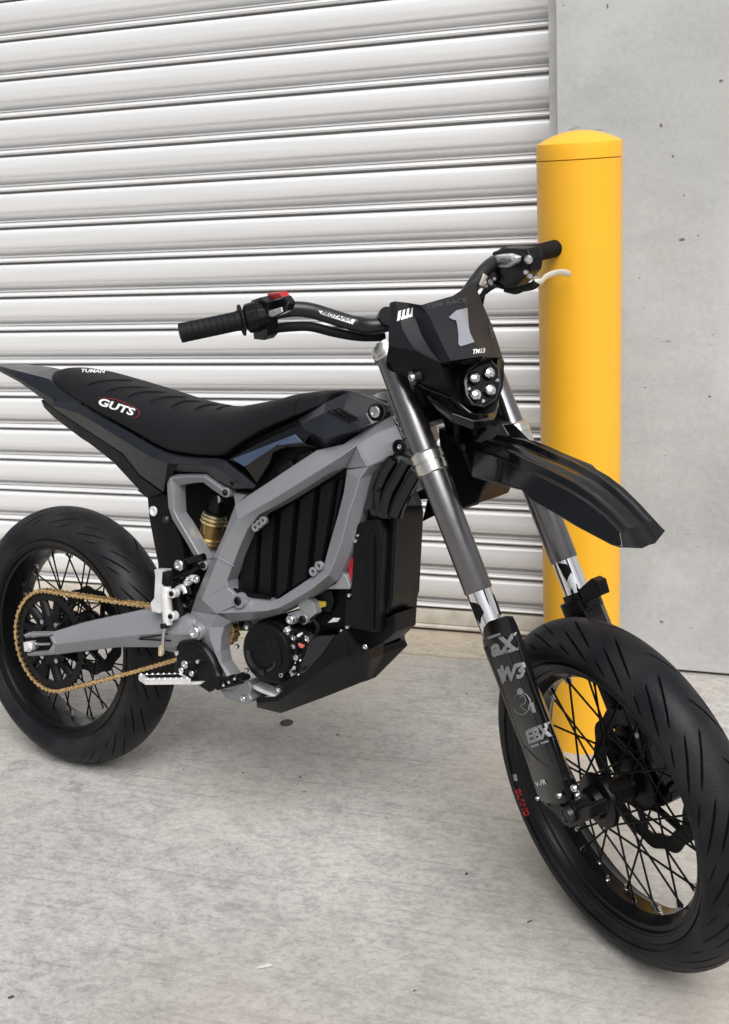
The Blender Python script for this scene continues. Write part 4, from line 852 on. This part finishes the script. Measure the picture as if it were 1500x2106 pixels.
# triple clamps and stem
for z_, nm in ((zt_ - .045, 'top_clamp'), (zc + .075, 'lower_clamp')):
    mb = MB()
    mb.box((-E_ - .012, 0, z_), (.05, .165, .028)); mb.build(nm, 'black', bike, FR, bevel=.003)
MB().lathe((-E_ - .024, 0, 0), FZv, [(zc + .05, .02), (zt_ - .03, .02)], 24).build('steering_stem', 'black', bike, FR)
MB().box((-E_ - .01, 0, (zc + zt_) / 2 + .02), (.03, .11, zt_ - zc - .12)).build('wiring_cover', 'deep', bike, FR, bevel=.01)
for x_, y_ in ((.012, -.05), (.02, -.02), (.01, .03), (.015, .055)):
    MB().tube(smooth_path([Vector((x_, y_, zc + .01)), Vector((x_ + .02, y_ * .8, zc + .08)), Vector((x_ - .01, y_ * .7, zc + .16)), Vector((x_ - .02, y_ * .5, zt_ - .02))]), .005, 8).build('cable', 'deep', bike, FR)

# ---------------- front fender
fe = [  # lower edge, its half width, crease, its half width
    ((925, 874), .048, (933, 868), .040), ((943, 906), .057, (948, 899), .043), ((971, 978), .072, (957, 922), .045), ((1011, 989), .072, (1011, 936), .045), ((1040, 997), .072, (1038, 948), .045),
    ((1072, 1005), .070, (1066, 961), .044), ((1092, 1025), .069, (1112, 981), .043), ((1148, 1057), .060, (1166, 1008), .040), ((1184, 1079), .055, (1204, 1032), .037),
    ((1222, 1099), .047, (1242, 1062), .034), ((1256, 1117), .042, (1275, 1096), .033)]
rows = []
m_ = lambda v: Vector((v.x, -v.y, v.z))
for i, (e_, w_, c_, wc_) in enumerate(fe[:11]):
    A = F(*e_, -w_); Cc = F(*c_, -wc_); k_ = min(1, i / 3) * min(1, (11 - i) / 5); x_ = Cc.x
    sec_ = [(.80, -.002), (.60, .008), (.50, .0085), (.26, .0015)]
    half_ = [A, Cc] + [Vector((x_, -wc_ * a_, Cc.z + b_ * (.25 + .75 * k_))) for a_, b_ in sec_]
    rows.append(half_ + [Vector((x_, 0, Cc.z + .004 * k_))] + [m_(v) for v in reversed(half_)])
A = F(1274, 1122, -.042); N_ = m_(F(1346, 1114, .012))
half_ = [A, A.lerp(N_, .12), A.lerp(N_, .35), A.lerp(N_, .6), A.lerp(N_, .8), N_]
rows.append(half_ + [Vector((N_.x + .002, 0, N_.z + .001))] + [m_(v) for v in reversed(half_)])
fend = MB().relief(rows, .0035, (0, 0, -1)).build('front_fender', 'gloss', bike, FR, bevel=.0010, smooth=11)
MB().prism([F(*q, -.03) for q in ((900, 880), (940, 900), (970, 975), (1000, 990), (980, 1035), (950, 1046), (935, 1000), (905, 930))], (0, .07, 0)).build('fender_mount', 'plastic', bike, FR, bevel=.004)

# ---------------- headlight mask  (points by pixel + distance ahead of the axle plane)
mk = [[(803, 622, .050), (812, 619, .058), (838, 622, .078), (866, 627, .092), (932, 608, .085), (975, 579, .050)],
      [(802, 650, .052), (822, 650, .066), (855, 655, .074), (885, 652, .112), (948, 635, .108), (992, 622, .055)],
      [(801, 672, .050), (828, 676, .070), (868, 690, .080), (900, 686, .125), (964, 672, .122), (1012, 668, .058)],
      [(801, 690, .046), (842, 702, .076), (884, 718, .090), (914, 715, .132), (976, 703, .130), (1025, 705, .060)],
      [(800, 712, .044), (856, 722, .080), (906, 746, .118), (928, 742, .140), (992, 733, .138), (1034, 735, .066)]]
rows = [[FF(*q) for q in r_] for r_ in mk]
mask = MB().relief(rows, .004, (-1, 0, 0)).build('number_plate_mask', mat('satin_plate', (.007, .0078, .011), .5, 0, .1, 900, .1, 12, 0, .3, .06), bike, FR, bevel=.0018, smooth=20)
lw = [[(800, 712, .044), (856, 722, .080), (906, 746, .118)], [(795, 745, .030), (850, 755, .068), (915, 775, .105)], [(800, 758, .026), (850, 770, .058), (922, 800, .092)], [(838, 770, .024), (872, 795, .052), (930, 819, .078)]]
MB().relief([[FF(*q) for q in r_] for r_ in lw], .004, (-1, 0, 0)).build('mask_side', 'plastic', mask, bevel=.0015, smooth=20)
lw = [[(1034, 735, .066), (1038, 743, .060), ], [(1024, 738, .100), (1036, 780, .050)], [(1016, 800, .095), (1028, 808, .045)], [(1010, 830, .080), (1023, 820, .040)]]
MB().relief([[FF(*q) for q in r_] for r_ in lw], .004, (-1, 0, 0)).build('mask_side', 'plastic', mask, bevel=.0015)
br_ = [[(906, 746, .118), (928, 742, .140), (992, 733, .138), (1034, 735, .066)], [(918, 752, .108), (935, 750, .125), (990, 742, .122), (1030, 745, .066)]]
MB().relief([[FF(*q) for q in r_] for r_ in br_], .01, (-1, 0, 0)).build('mask_brow', 'gloss', mask, bevel=.001)
MB().relief([[FF(*q) for q in ((880, 812, .06), (930, 838, .085), (975, 850, .095), (1015, 845, .075), (1024, 820, .05))], [FF(*q) for q in ((886, 820, .07), (930, 850, .10), (975, 866, .115), (1018, 858, .09), (1028, 830, .05))], [FF(*q) for q in ((900, 838, .06), (935, 868, .09), (975, 882, .105), (1012, 872, .08), (1026, 845, .045))]], .006, (-1, 0, 0)).build('mask_chin', 'gloss', mask, bevel=.002)
lc = FF(992, 789, .098)
O_ = [(906, 746, .117), (914, 775, .105), (921, 800, .092), (931, 820, .079), (950, 843, .085), (975, 862, .094), (1000, 858, .090), (1018, 845, .078), (1029, 815, .068), (1037, 780, .064), (1037, 746, .068), (1030, 740, .085), (992, 736, .136), (928, 745, .138)]
I_ = [(940, 760, .080), (938, 780, .080), (942, 805, .078), (952, 822, .078), (966, 836, .078), (982, 842, .078), (1000, 838, .076), (1014, 826, .072), (1024, 806, .068), (1031, 780, .066), (1031, 758, .070), (1022, 746, .085), (992, 744, .098), (955, 748, .090)]
MB().relief([[FF(*q) for q in O_], [FF(*q) for q in I_]], .004, (-1, 0, 0), True).build('lamp_recess', 'plastic', mask, bevel=.001)
MB().prism([FF(*q[:2], .074) for q in I_], (-.004, 0, 0)).build('recess_back', 'deep', mask)
hsg = MB().lathe(FF(985, 790, .03), FF(992, 789, .098) - FF(985, 790, .03), [(0, .026), (.02, .034), (.06, .036)], 40).build('headlight', 'deep', bike, FR)
ring_ = [(956, 786), (962, 762), (985, 744), (1010, 742), (1025, 760), (1028, 790), (1018, 820), (995, 836), (972, 832), (960, 812)]
MB().prism([FF(*q, .100) for q in ring_], (-.020, 0, 0)).build('lamp_body', 'gloss', hsg, bevel=.004)
MB().tube([FF(*q, .1005) for q in ring_ + ring_[:1]], .0022, 8).build('lamp_rim', 'panel', hsg)
MB().tube(smooth_path([FF(*q) for q in ((795, 746, .031), (801, 760, .027), (838, 771, .025), (872, 796, .053), (930, 820, .079), (975, 853, .096), (1015, 847, .076), (1024, 822, .051))], 4), .0022, 8).build('rolled_edge', 'gloss', mask)
for px, py in ((975, 778), (1005, 768), (1007, 803), (977, 813)):
    c_ = FF(px, py, .102)
    MB().lathe(c_, (-1, 0, 0), [(-.004, .0098), (-.003, .0106), (.004, .0106)], 28).build('lamp_bezel', 'black', hsg)
    MB().lathe(c_ + Vector((.004, 0, 0)), (1, 0, 0), [(0, .0096), (.002, .0088), (.0038, .0062), (.0045, .002)], 28).build('lamp_lens', 'lens', hsg)
for px, py in ((1023, 782), (965, 800), (994, 825)): MB().lathe(FF(px, py, .1015), (1, 0, 0), [(0, .004), (.002, .0025)], 12).build('lamp_bolt', 'steel', hsg)
MB().prism([FF(*q, .03) for q in ((915, 755), (990, 742), (1030, 745), (1036, 780), (1022, 835), (975, 870), (930, 838), (905, 800))], (-.05, 0, 0)).build('headlight_backing', 'deep', bike, FR, bevel=.004)
fbolt(850, 776, -.115, .0065, .006); MB().lathe(F(850, 777, -.112), ax, [(-.002, .012), (.01, .013)], 20).build('mask_lug', 'gloss', mask)
# ---------------- handlebar
bar = [F(372, 685, -.400), F(430, 672, -.352), F(500, 658, -.292), F(560, 643, -.245), F(600, 636, -.212), F(636, 638, -.185), F(672, 648, -.158), F(710, 660, -.13), (0, 0, 0), (0, 0, 0), F(790, 668, -.075)]
bar[8:10] = [F(736, 666, -.112)]
R_ = smooth_path(bar, 8)
Lf = [Vector((v.x, -v.y, v.z)) for v in reversed(bar)]
path = smooth_path(bar + Lf, 6)
hbar = MB().tube(path, .0135, 24).build('handlebar', mat('matt_black_bar', (.012, .012, .014), .38, .2, 0, 60, .1, 20, 0, .5, .06), bike, FR)
def along(a_, b_, t_): return a_.lerp(b_, t_)
for sg in (-1, 1):
    g0, g1 = bar[0].copy(), bar[2].copy()
    if sg > 0: g0.y *= -1; g1.y *= -1
    gd = (g1 - g0); Lg = gd.length
    pr_ = [(-.002, .012), (-.001, .0165), (.004, .0172)]
    k_ = 26
    for i in range(k_): t_ = .006 + (Lg - .018) * i / k_; pr_ += [(t_, .0168), (t_ + .0022, .0172), (t_ + .0028, .0163), (t_ + .0036, .0168)] if i % 3 == 0 else [(t_, .0168)]
    pr_ += [(Lg - .006, .018), (Lg - .004, .027), (Lg - .001, .0275), (Lg + .001, .018)] if sg < 0 else [(Lg * .94, .0185), (Lg, .0185)]
    MB().lathe(g0, gd, pr_, 36).build('grip', 'rubber', bike, FR)
# right switch gear
p0, p1 = bar[2].lerp(bar[3], .08), bar[2].lerp(bar[3], .95); dd = p1 - p0; l_ = dd.length
sg_ = MB().lathe(p0, dd, [(0, .020), (.004, .026), (l_ * .5, .027), (l_ * .55, .024), (l_, .020)], 10)
sg_.prism([F(*q, -.262) for q in ((516, 618), (534, 612), (548, 622), (550, 690), (542, 700), (522, 698), (515, 640))], (0, .022, 0))
swg = sg_.build('switch_housing', 'plastic', bike, FR, bevel=.003)
MB().prism([F(*q, -.245) for q in ((549, 604), (574, 602), (580, 612), (572, 616), (552, 618))], (0, .016, 0)).build('kill_switch', 'red', swg, bevel=.002)
MB().prism([F(*q, -.258) for q in ((551, 640), (578, 632), (580, 642), (560, 652), (552, 650))], (0, .003, 0)).build('switch_label', 'silver', swg, bevel=.001)
MB().prism([F(*q, -.250) for q in ((556, 618), (582, 610), (592, 625), (588, 640), (570, 650), (556, 640))], (0, .016, 0)).build('switch_block', 'gloss', swg, bevel=.003)
MB().tube(smooth_path([F(558, 676, -.25), F(600, 672, -.215), F(640, 672, -.185), F(690, 684, -.145), F(740, 692, -.105), F(790, 692, -.06)]), [.0085] * 31, 16).build('throttle_cable', 'rubber', bike, FR)
for pts in (((985, 612), (1000, 600), (1018, 588)), ((830, 690), (838, 720), (836, 760), (842, 800)), ((862, 800), (880, 850), (890, 900), (884, 950)), ((850, 800), (866, 860), (872, 930), (862, 985))):
    MB().tube(smooth_path([F(*q, .03 if q[0] < 900 else .20) for q in pts]), .0042, 10).build('cable', 'rubber', bike, FR)
# bar clamp
MB().box(((bar[-1].x), 0, bar[-1].z - .02), (.05, .09, .05)).build('bar_clamp', 'black', bike, FR, bevel=.005)
MB().lathe(F(795, 655, -.07), (1, 0, 0), [(-.02, .015), (.01, .018)], 20).build('clamp_bolt', 'black', bike, FR)
# left controls
lp = [Vector((v.x, -v.y, v.z)) for v in bar]
mb = MB().prism([F(*q, .228) for q in ((1012, 518), (1040, 510), (1082, 512), (1092, 535), (1088, 560), (1060, 590), (1040, 592), (1012, 575), (1010, 545))], (0, .03, 0))
mb.lathe(lp[2].lerp(lp[3], .1), lp[3] - lp[2], [(0, .02), (.005, .025), (.045, .025), (.05, .018)], 12)
lc_ = mb.build('clutch_housing', 'black', bike, FR, bevel=.004)
rc = MB().prism([F(*q, .214) for q in ((1009, 534), (1020, 525), (1044, 523), (1062, 529), (1060, 541), (1042, 551), (1016, 549))], (0, .014, 0)).build('reservoir_cap', 'silver', lc_, bevel=.003)
MB().prism([F(*q, .2125) for q in ((1020, 537), (1030, 530), (1050, 530), (1054, 535), (1040, 544), (1024, 545))], (0, .003, 0)).build('cap_inset', 'steel', lc_, bevel=.001)
MB().prism([F(*q, .222) for q in ((1005, 548), (1018, 552), (1024, 575), (1004, 590), (998, 580))], (0, .02, 0)).build('lever_perch', 'black', lc_, bevel=.003)
for (px, py, r_) in ((1087, 534, .008), (1013, 533, .007), (1010, 580, .006), (1000, 586, .005), (1082, 560, .005), (1090, 568, .005), (1018, 573, .004)):
    MB().lathe(F(px, py, .220), FR.loc(CAMP) - F(px, py, .220), [(-.02, r_ * .8), (.0, r_), (.003, r_ * .6)], 12).build('fitting', 'steel', lc_)
for pts in (((1000, 600), (1015, 585), (1035, 590)), ((990, 625), (996, 600), (1012, 585)), ((1040, 596), (1062, 600), (1085, 590), (1100, 585))):
    MB().tube(smooth_path([F(*q, .23) for q in pts]), .005, 10).build('cable', 'deep', lc_)
MB().tube(smooth_path([F(1045, 588, .25), F(1070, 592, .27), F(1095, 588, .285), F(1105, 580, .29)]), .008, 12, True, .6).build('lever_pivot', 'black', lc_)
MB().tube(smooth_path([F(1098, 582, .285), F(1112, 580, .30), F(1122, 570, .32), F(1140, 562, .345), F(1158, 560, .37), F(1172, 564, .39)]), [.008] * 6 + [.0065] * 24 + [.0055], 14, True, .6).build('brake_lever', 'cream', lc_)
bpy.context.view_layer.update()

# ================================================================== printed marks projected on their surfaces
def bvh(o):
    dg = bpy.context.evaluated_depsgraph_get(); ev = o.evaluated_get(dg); me = ev.to_mesh(); mw = o.matrix_world
    t_ = BVHTree.FromPolygons([mw @ v.co for v in me.vertices], [list(q.vertices) for q in me.polygons]); ev.to_mesh_clear(); return t_
_bv = {}
def proj(o, px, py, off):
    if o.name not in _bv: _bv[o.name] = bvh(o)
    d_ = ray(px, py).normalized(); h, nrm, idx, dist = _bv[o.name].ray_cast(CAMP, d_)
    if h is None:
        # nearest point of the surface to this line of sight
        h, nrm, idx, dist = _bv[o.name].find_nearest(CAMP + d_ * (o['_d'] if '_d' in o else 2.2))
    else: o['_d'] = (h - CAMP).length
    if nrm.dot(d_) > 0: nrm = -nrm
    return h + nrm * off
def decal_mesh(o, name, verts2d, faces, m, off=.0007):
    me = bpy.data.meshes.new(name); inv = o.matrix_world.inverted()
    me.from_pydata([inv @ proj(o, x, y, off) for x, y in verts2d], [], faces); me.materials.append(M[m])
    d_ = bpy.data.objects.new(name, me); COL.objects.link(d_); d_.parent = o; return d_
def text2d(s_, ital=0, bold=0):
    cu = bpy.data.curves.new('t', 'FONT'); cu.body = s_; cu.shear = ital; cu.offset = bold; cu.resolution_u = 3
    to = bpy.data.objects.new('t', cu); COL.objects.link(to); bpy.context.view_layer.update()
    me = bpy.data.meshes.new_from_object(to.evaluated_get(bpy.context.evaluated_depsgraph_get()))
    bpy.data.objects.remove(to)
    b = bmesh.new(); b.from_mesh(me); bmesh.ops.triangulate(b, faces=b.faces); bmesh.ops.subdivide_edges(b, edges=b.edges, cuts=2, use_grid_fill=True); b.verts.index_update()
    v = [(q.co.x, q.co.y) for q in b.verts]; f_ = [[q.index for q in g_.verts] for g_ in b.faces]; b.free()
    xa, xb = min(q[0] for q in v), max(q[0] for q in v); ya, yb = min(q[1] for q in v), max(q[1] for q in v)
    return [((x - xa) / (xb - xa), (y - ya) / (yb - ya)) for x, y in v], f_
def text(o, s_, bl, br, tl, m='white', ital=0, bold=.02, off=.0008, name='lettering'):
    v, f_ = text2d(s_, ital, bold)
    return decal_mesh(o, name, [(bl[0] + (br[0] - bl[0]) * x + (tl[0] - bl[0]) * y, bl[1] + (br[1] - bl[1]) * x + (tl[1] - bl[1]) * y) for x, y in v], f_, m, off)
def patch(o, quad, m, name='sticker', n=6, off=.0005):
    (a_, b_, c_, d_) = quad; v = []; f_ = []
    for i in range(n + 1):
        for j in range(n + 1):
            s_, t_ = j / n, i / n; v.append(tuple((a_[k] * (1 - s_) + b_[k] * s_) * (1 - t_) + (d_[k] * (1 - s_) + c_[k] * s_) * t_ for k in (0, 1)))
    for i in range(n):
        for j in range(n): f_.append([i * (n + 1) + j, i * (n + 1) + j + 1, (i + 1) * (n + 1) + j + 1, (i + 1) * (n + 1) + j])
    return decal_mesh(o, name, v, f_, m, off)
def line(o, pts, r_, m, name='seam', off=0., flat=1.):
    P_ = smooth_path([Vector((x, y, 0)) for x, y in pts], 5); inv = o.matrix_world.inverted()
    return MB().tube([inv @ proj(o, q.x, q.y, off) for q in P_], [r_ * min(1, .35 + 3 * min(i, len(P_) - 1 - i) / len(P_)) for i in range(len(P_))], 8).build(name, m, o)
def poly(o, pts, m, name='marking', off=.0008, cuts=3):
    b = bmesh.new(); vs_ = [b.verts.new((x, y, 0)) for x, y in pts]; b.faces.new(vs_); bmesh.ops.triangulate(b, faces=b.faces); bmesh.ops.subdivide_edges(b, edges=b.edges, cuts=cuts, use_grid_fill=True)
    b.verts.index_update(); v = [(q.co.x, q.co.y) for q in b.verts]; f_ = [[q.index for q in g_.verts] for g_ in b.faces]; b.free(); return decal_mesh(o, name, v, f_, m, off)
for pl in (((180, 793), (193, 787), (213, 783), (247, 782), (273, 783)), ((218, 807), (233, 800), (260, 796), (307, 797)), ((262, 817), (277, 810), (300, 806), (343, 807)), ((307, 828), (320, 821), (347, 817), (387, 817)), ((350, 837), (363, 831), (383, 826), (413, 826)), ((400, 843), (413, 837), (433, 833), (450, 833)), ((443, 844), (460, 837), (477, 835))):
    line(seat, pl, .0034, 'deep', 'pleat')
line(seat, ((606, 853), (605, 840), (608, 828), (620, 815)), .0016, 'deep', 'seam')
text(seat, 'GUTS', (203, 833), (277, 857), (206, 817), 'white', .25, .035)
text(seat, 'TUMAN', (166, 766), (215, 768), (168, 759), 'white', 0, .03)
line(seat, ((200, 818), (240, 822), (283, 842), (284, 856), (270, 860)), .0005, 'redprint', 'logo_outline')
poly(mask, [(923, 654), (930, 647), (938, 640), (960, 634), (961.5, 652), (962.5, 668), (967, 687), (975.5, 704.5), (962, 709), (947, 713.5), (942.5, 709), (942.5, 690), (940.5, 672), (938, 660), (931, 658.5)], 'one', 'numeral', .0016, 4)
for i in range(4): poly(mask, [(817 + i * 9, 661 - i * 2.6), (820 + i * 9, 640 - i * 2.2), (826 + i * 8.3, 638 - i * 2.2), (823 + i * 8.6, 659 - i * 2.6)], 'white', 'logo', cuts=2)
poly(mask, [(817, 661), (818, 655), (847, 645), (847, 651)], 'white', 'logo', cuts=2)
text(mask, 'TM13', (971, 729), (996, 726), (973, 719), 'white', 0, .03)
text(mask, 'EBM RACE', (880, 636), (960, 622), (880, 626), 'dimprint', 0, .02)
text(mask, 'EBMX', (1012, 662), (1016, 697), (1004, 664), 'dimprint', 0, .02)
patch(hbar, [(655, 638), (731, 658), (726, 667), (660, 646)], 'white', 'sticker'); text(hbar, 'PROTAPER', (660, 646), (722, 662), (663, 640), 'deep', .2, .02, .001)
patch(hbar, [(985, 585), (994, 562), (1003, 568), (996, 592)], 'cream', 'sticker')
# fork guard stickers
text(GR, 'aX', (1014, 1352), (1070, 1335), (1007, 1317), 'greyprint', .1, .05, .0013); text(GR, 'W3', (1029, 1408), (1084, 1391), (1024, 1376), 'greyprint', .2, .05, .0013)
text(GR, 'EBX', (1089, 1530), (1136, 1513), (1082, 1503), 'greyprint', 0, .05, .0013); text(GR, 'V-FR', (1104, 1619), (1126, 1612), (1102, 1608), 'white', 0, .04, .0013)
for pl_ in ([(1003, 1310), (1030, 1301), (1031, 1306), (1005, 1315)], [(1040, 1338), (1066, 1330), (1067, 1336), (1042, 1344)], [(1030, 1369), (1036, 1367), (1043, 1400), (1037, 1402)], [(1086, 1500), (1130, 1484), (1131, 1488), (1088, 1505)], [(1092, 1534), (1138, 1518), (1139, 1522), (1094, 1538)], [(1064, 1420), (1070, 1414), (1079, 1420), (1074, 1429), (1066, 1428)], [(1090, 1446), (1098, 1443), (1104, 1464), (1097, 1466)]): poly(GR, pl_, 'greyprint', 'sticker', .0009, 3)
line(GR, ((1078, 1532), (1100, 1556), (1130, 1580)), .0009, 'panel', 'moulded_edge', .0002)
line(GR, ((1060, 1300), (1075, 1350), (1100, 1420), (1130, 1500), (1150, 1560)), .0014, 'panel', 'moulded_edge', .0002)
line(GR, ((1030, 1300), (1052, 1360), (1080, 1430), (1112, 1510), (1136, 1570)), .0011, 'panel', 'moulded_edge', .0002)
th_ = [R(a_) for a_ in range(200, 520, 24)]
line(GR, [(1074 + 17 * math.cos(a_), 1447 + 22 * math.sin(a_)) for a_ in th_], .0007, 'greyprint', 'emblem', .0006)
line(GR, [(1068, 1436), (1078, 1430), (1082, 1444), (1072, 1452), (1084, 1462)], .0007, 'greyprint', 'emblem', .0006)
line(GR, [(1080, 1425), (1092, 1440), (1088, 1455), (1096, 1462)], .0007, 'greyprint', 'emblem', .0006)
FT = [o_ for o_ in FW.children if o_.name.startswith('tyre')][0]; RT = [o_ for o_ in RW.children if o_.name.startswith('tyre')][0]
text(FT, 'BLAND', (1060, 1625), (1080, 1680), (1070, 1622), 'redprint', 0, .02); text(FT, 'EXERT', (1253, 1884), (1300, 1918), (1260, 1876), 'greyprint', 0, .02); text(FT, 'TUBELESS', (1312, 1919), (1350, 1934), (1315, 1912), 'dimprint', 0, .01)
patch(FT, [(1054, 1593), (1062, 1592), (1065, 1606), (1057, 1606)], 'greyprint', 'size_mark')
text(RT, 'RACE', (2, 1200), (12, 1172), (-4, 1196), 'dimprint', 0, .02)
STN = [o_ for o_ in bike.children if o_.name.startswith('stanchion')]
poly(STN[0], [(966, 1238), (978, 1240), (987, 1244), (996, 1260), (990, 1270), (988, 1284), (980, 1270), (974, 1256)], 'deep', 'sticker', .0006, 3)
poly(STN[0], [(1014, 1222), (1019, 1220), (1034, 1262), (1028, 1266)], 'deep', 'sticker', .0006, 3)
poly(STN[1], [(1146, 1158), (1166, 1160), (1176, 1176), (1170, 1186), (1166, 1196), (1158, 1182)], 'deep', 'sticker', .0006, 3)
patch(fr, [(806, 855), (812, 853), (835, 902), (829, 904)], 'deep', 'head_label', off=.0012); text(fr, 'Sur-Ron', (809, 857), (830, 902), (813, 855), 'white', .1, .02, .0018)
for o in bpy.data.objects:
    if '_d' in o: del o['_d']
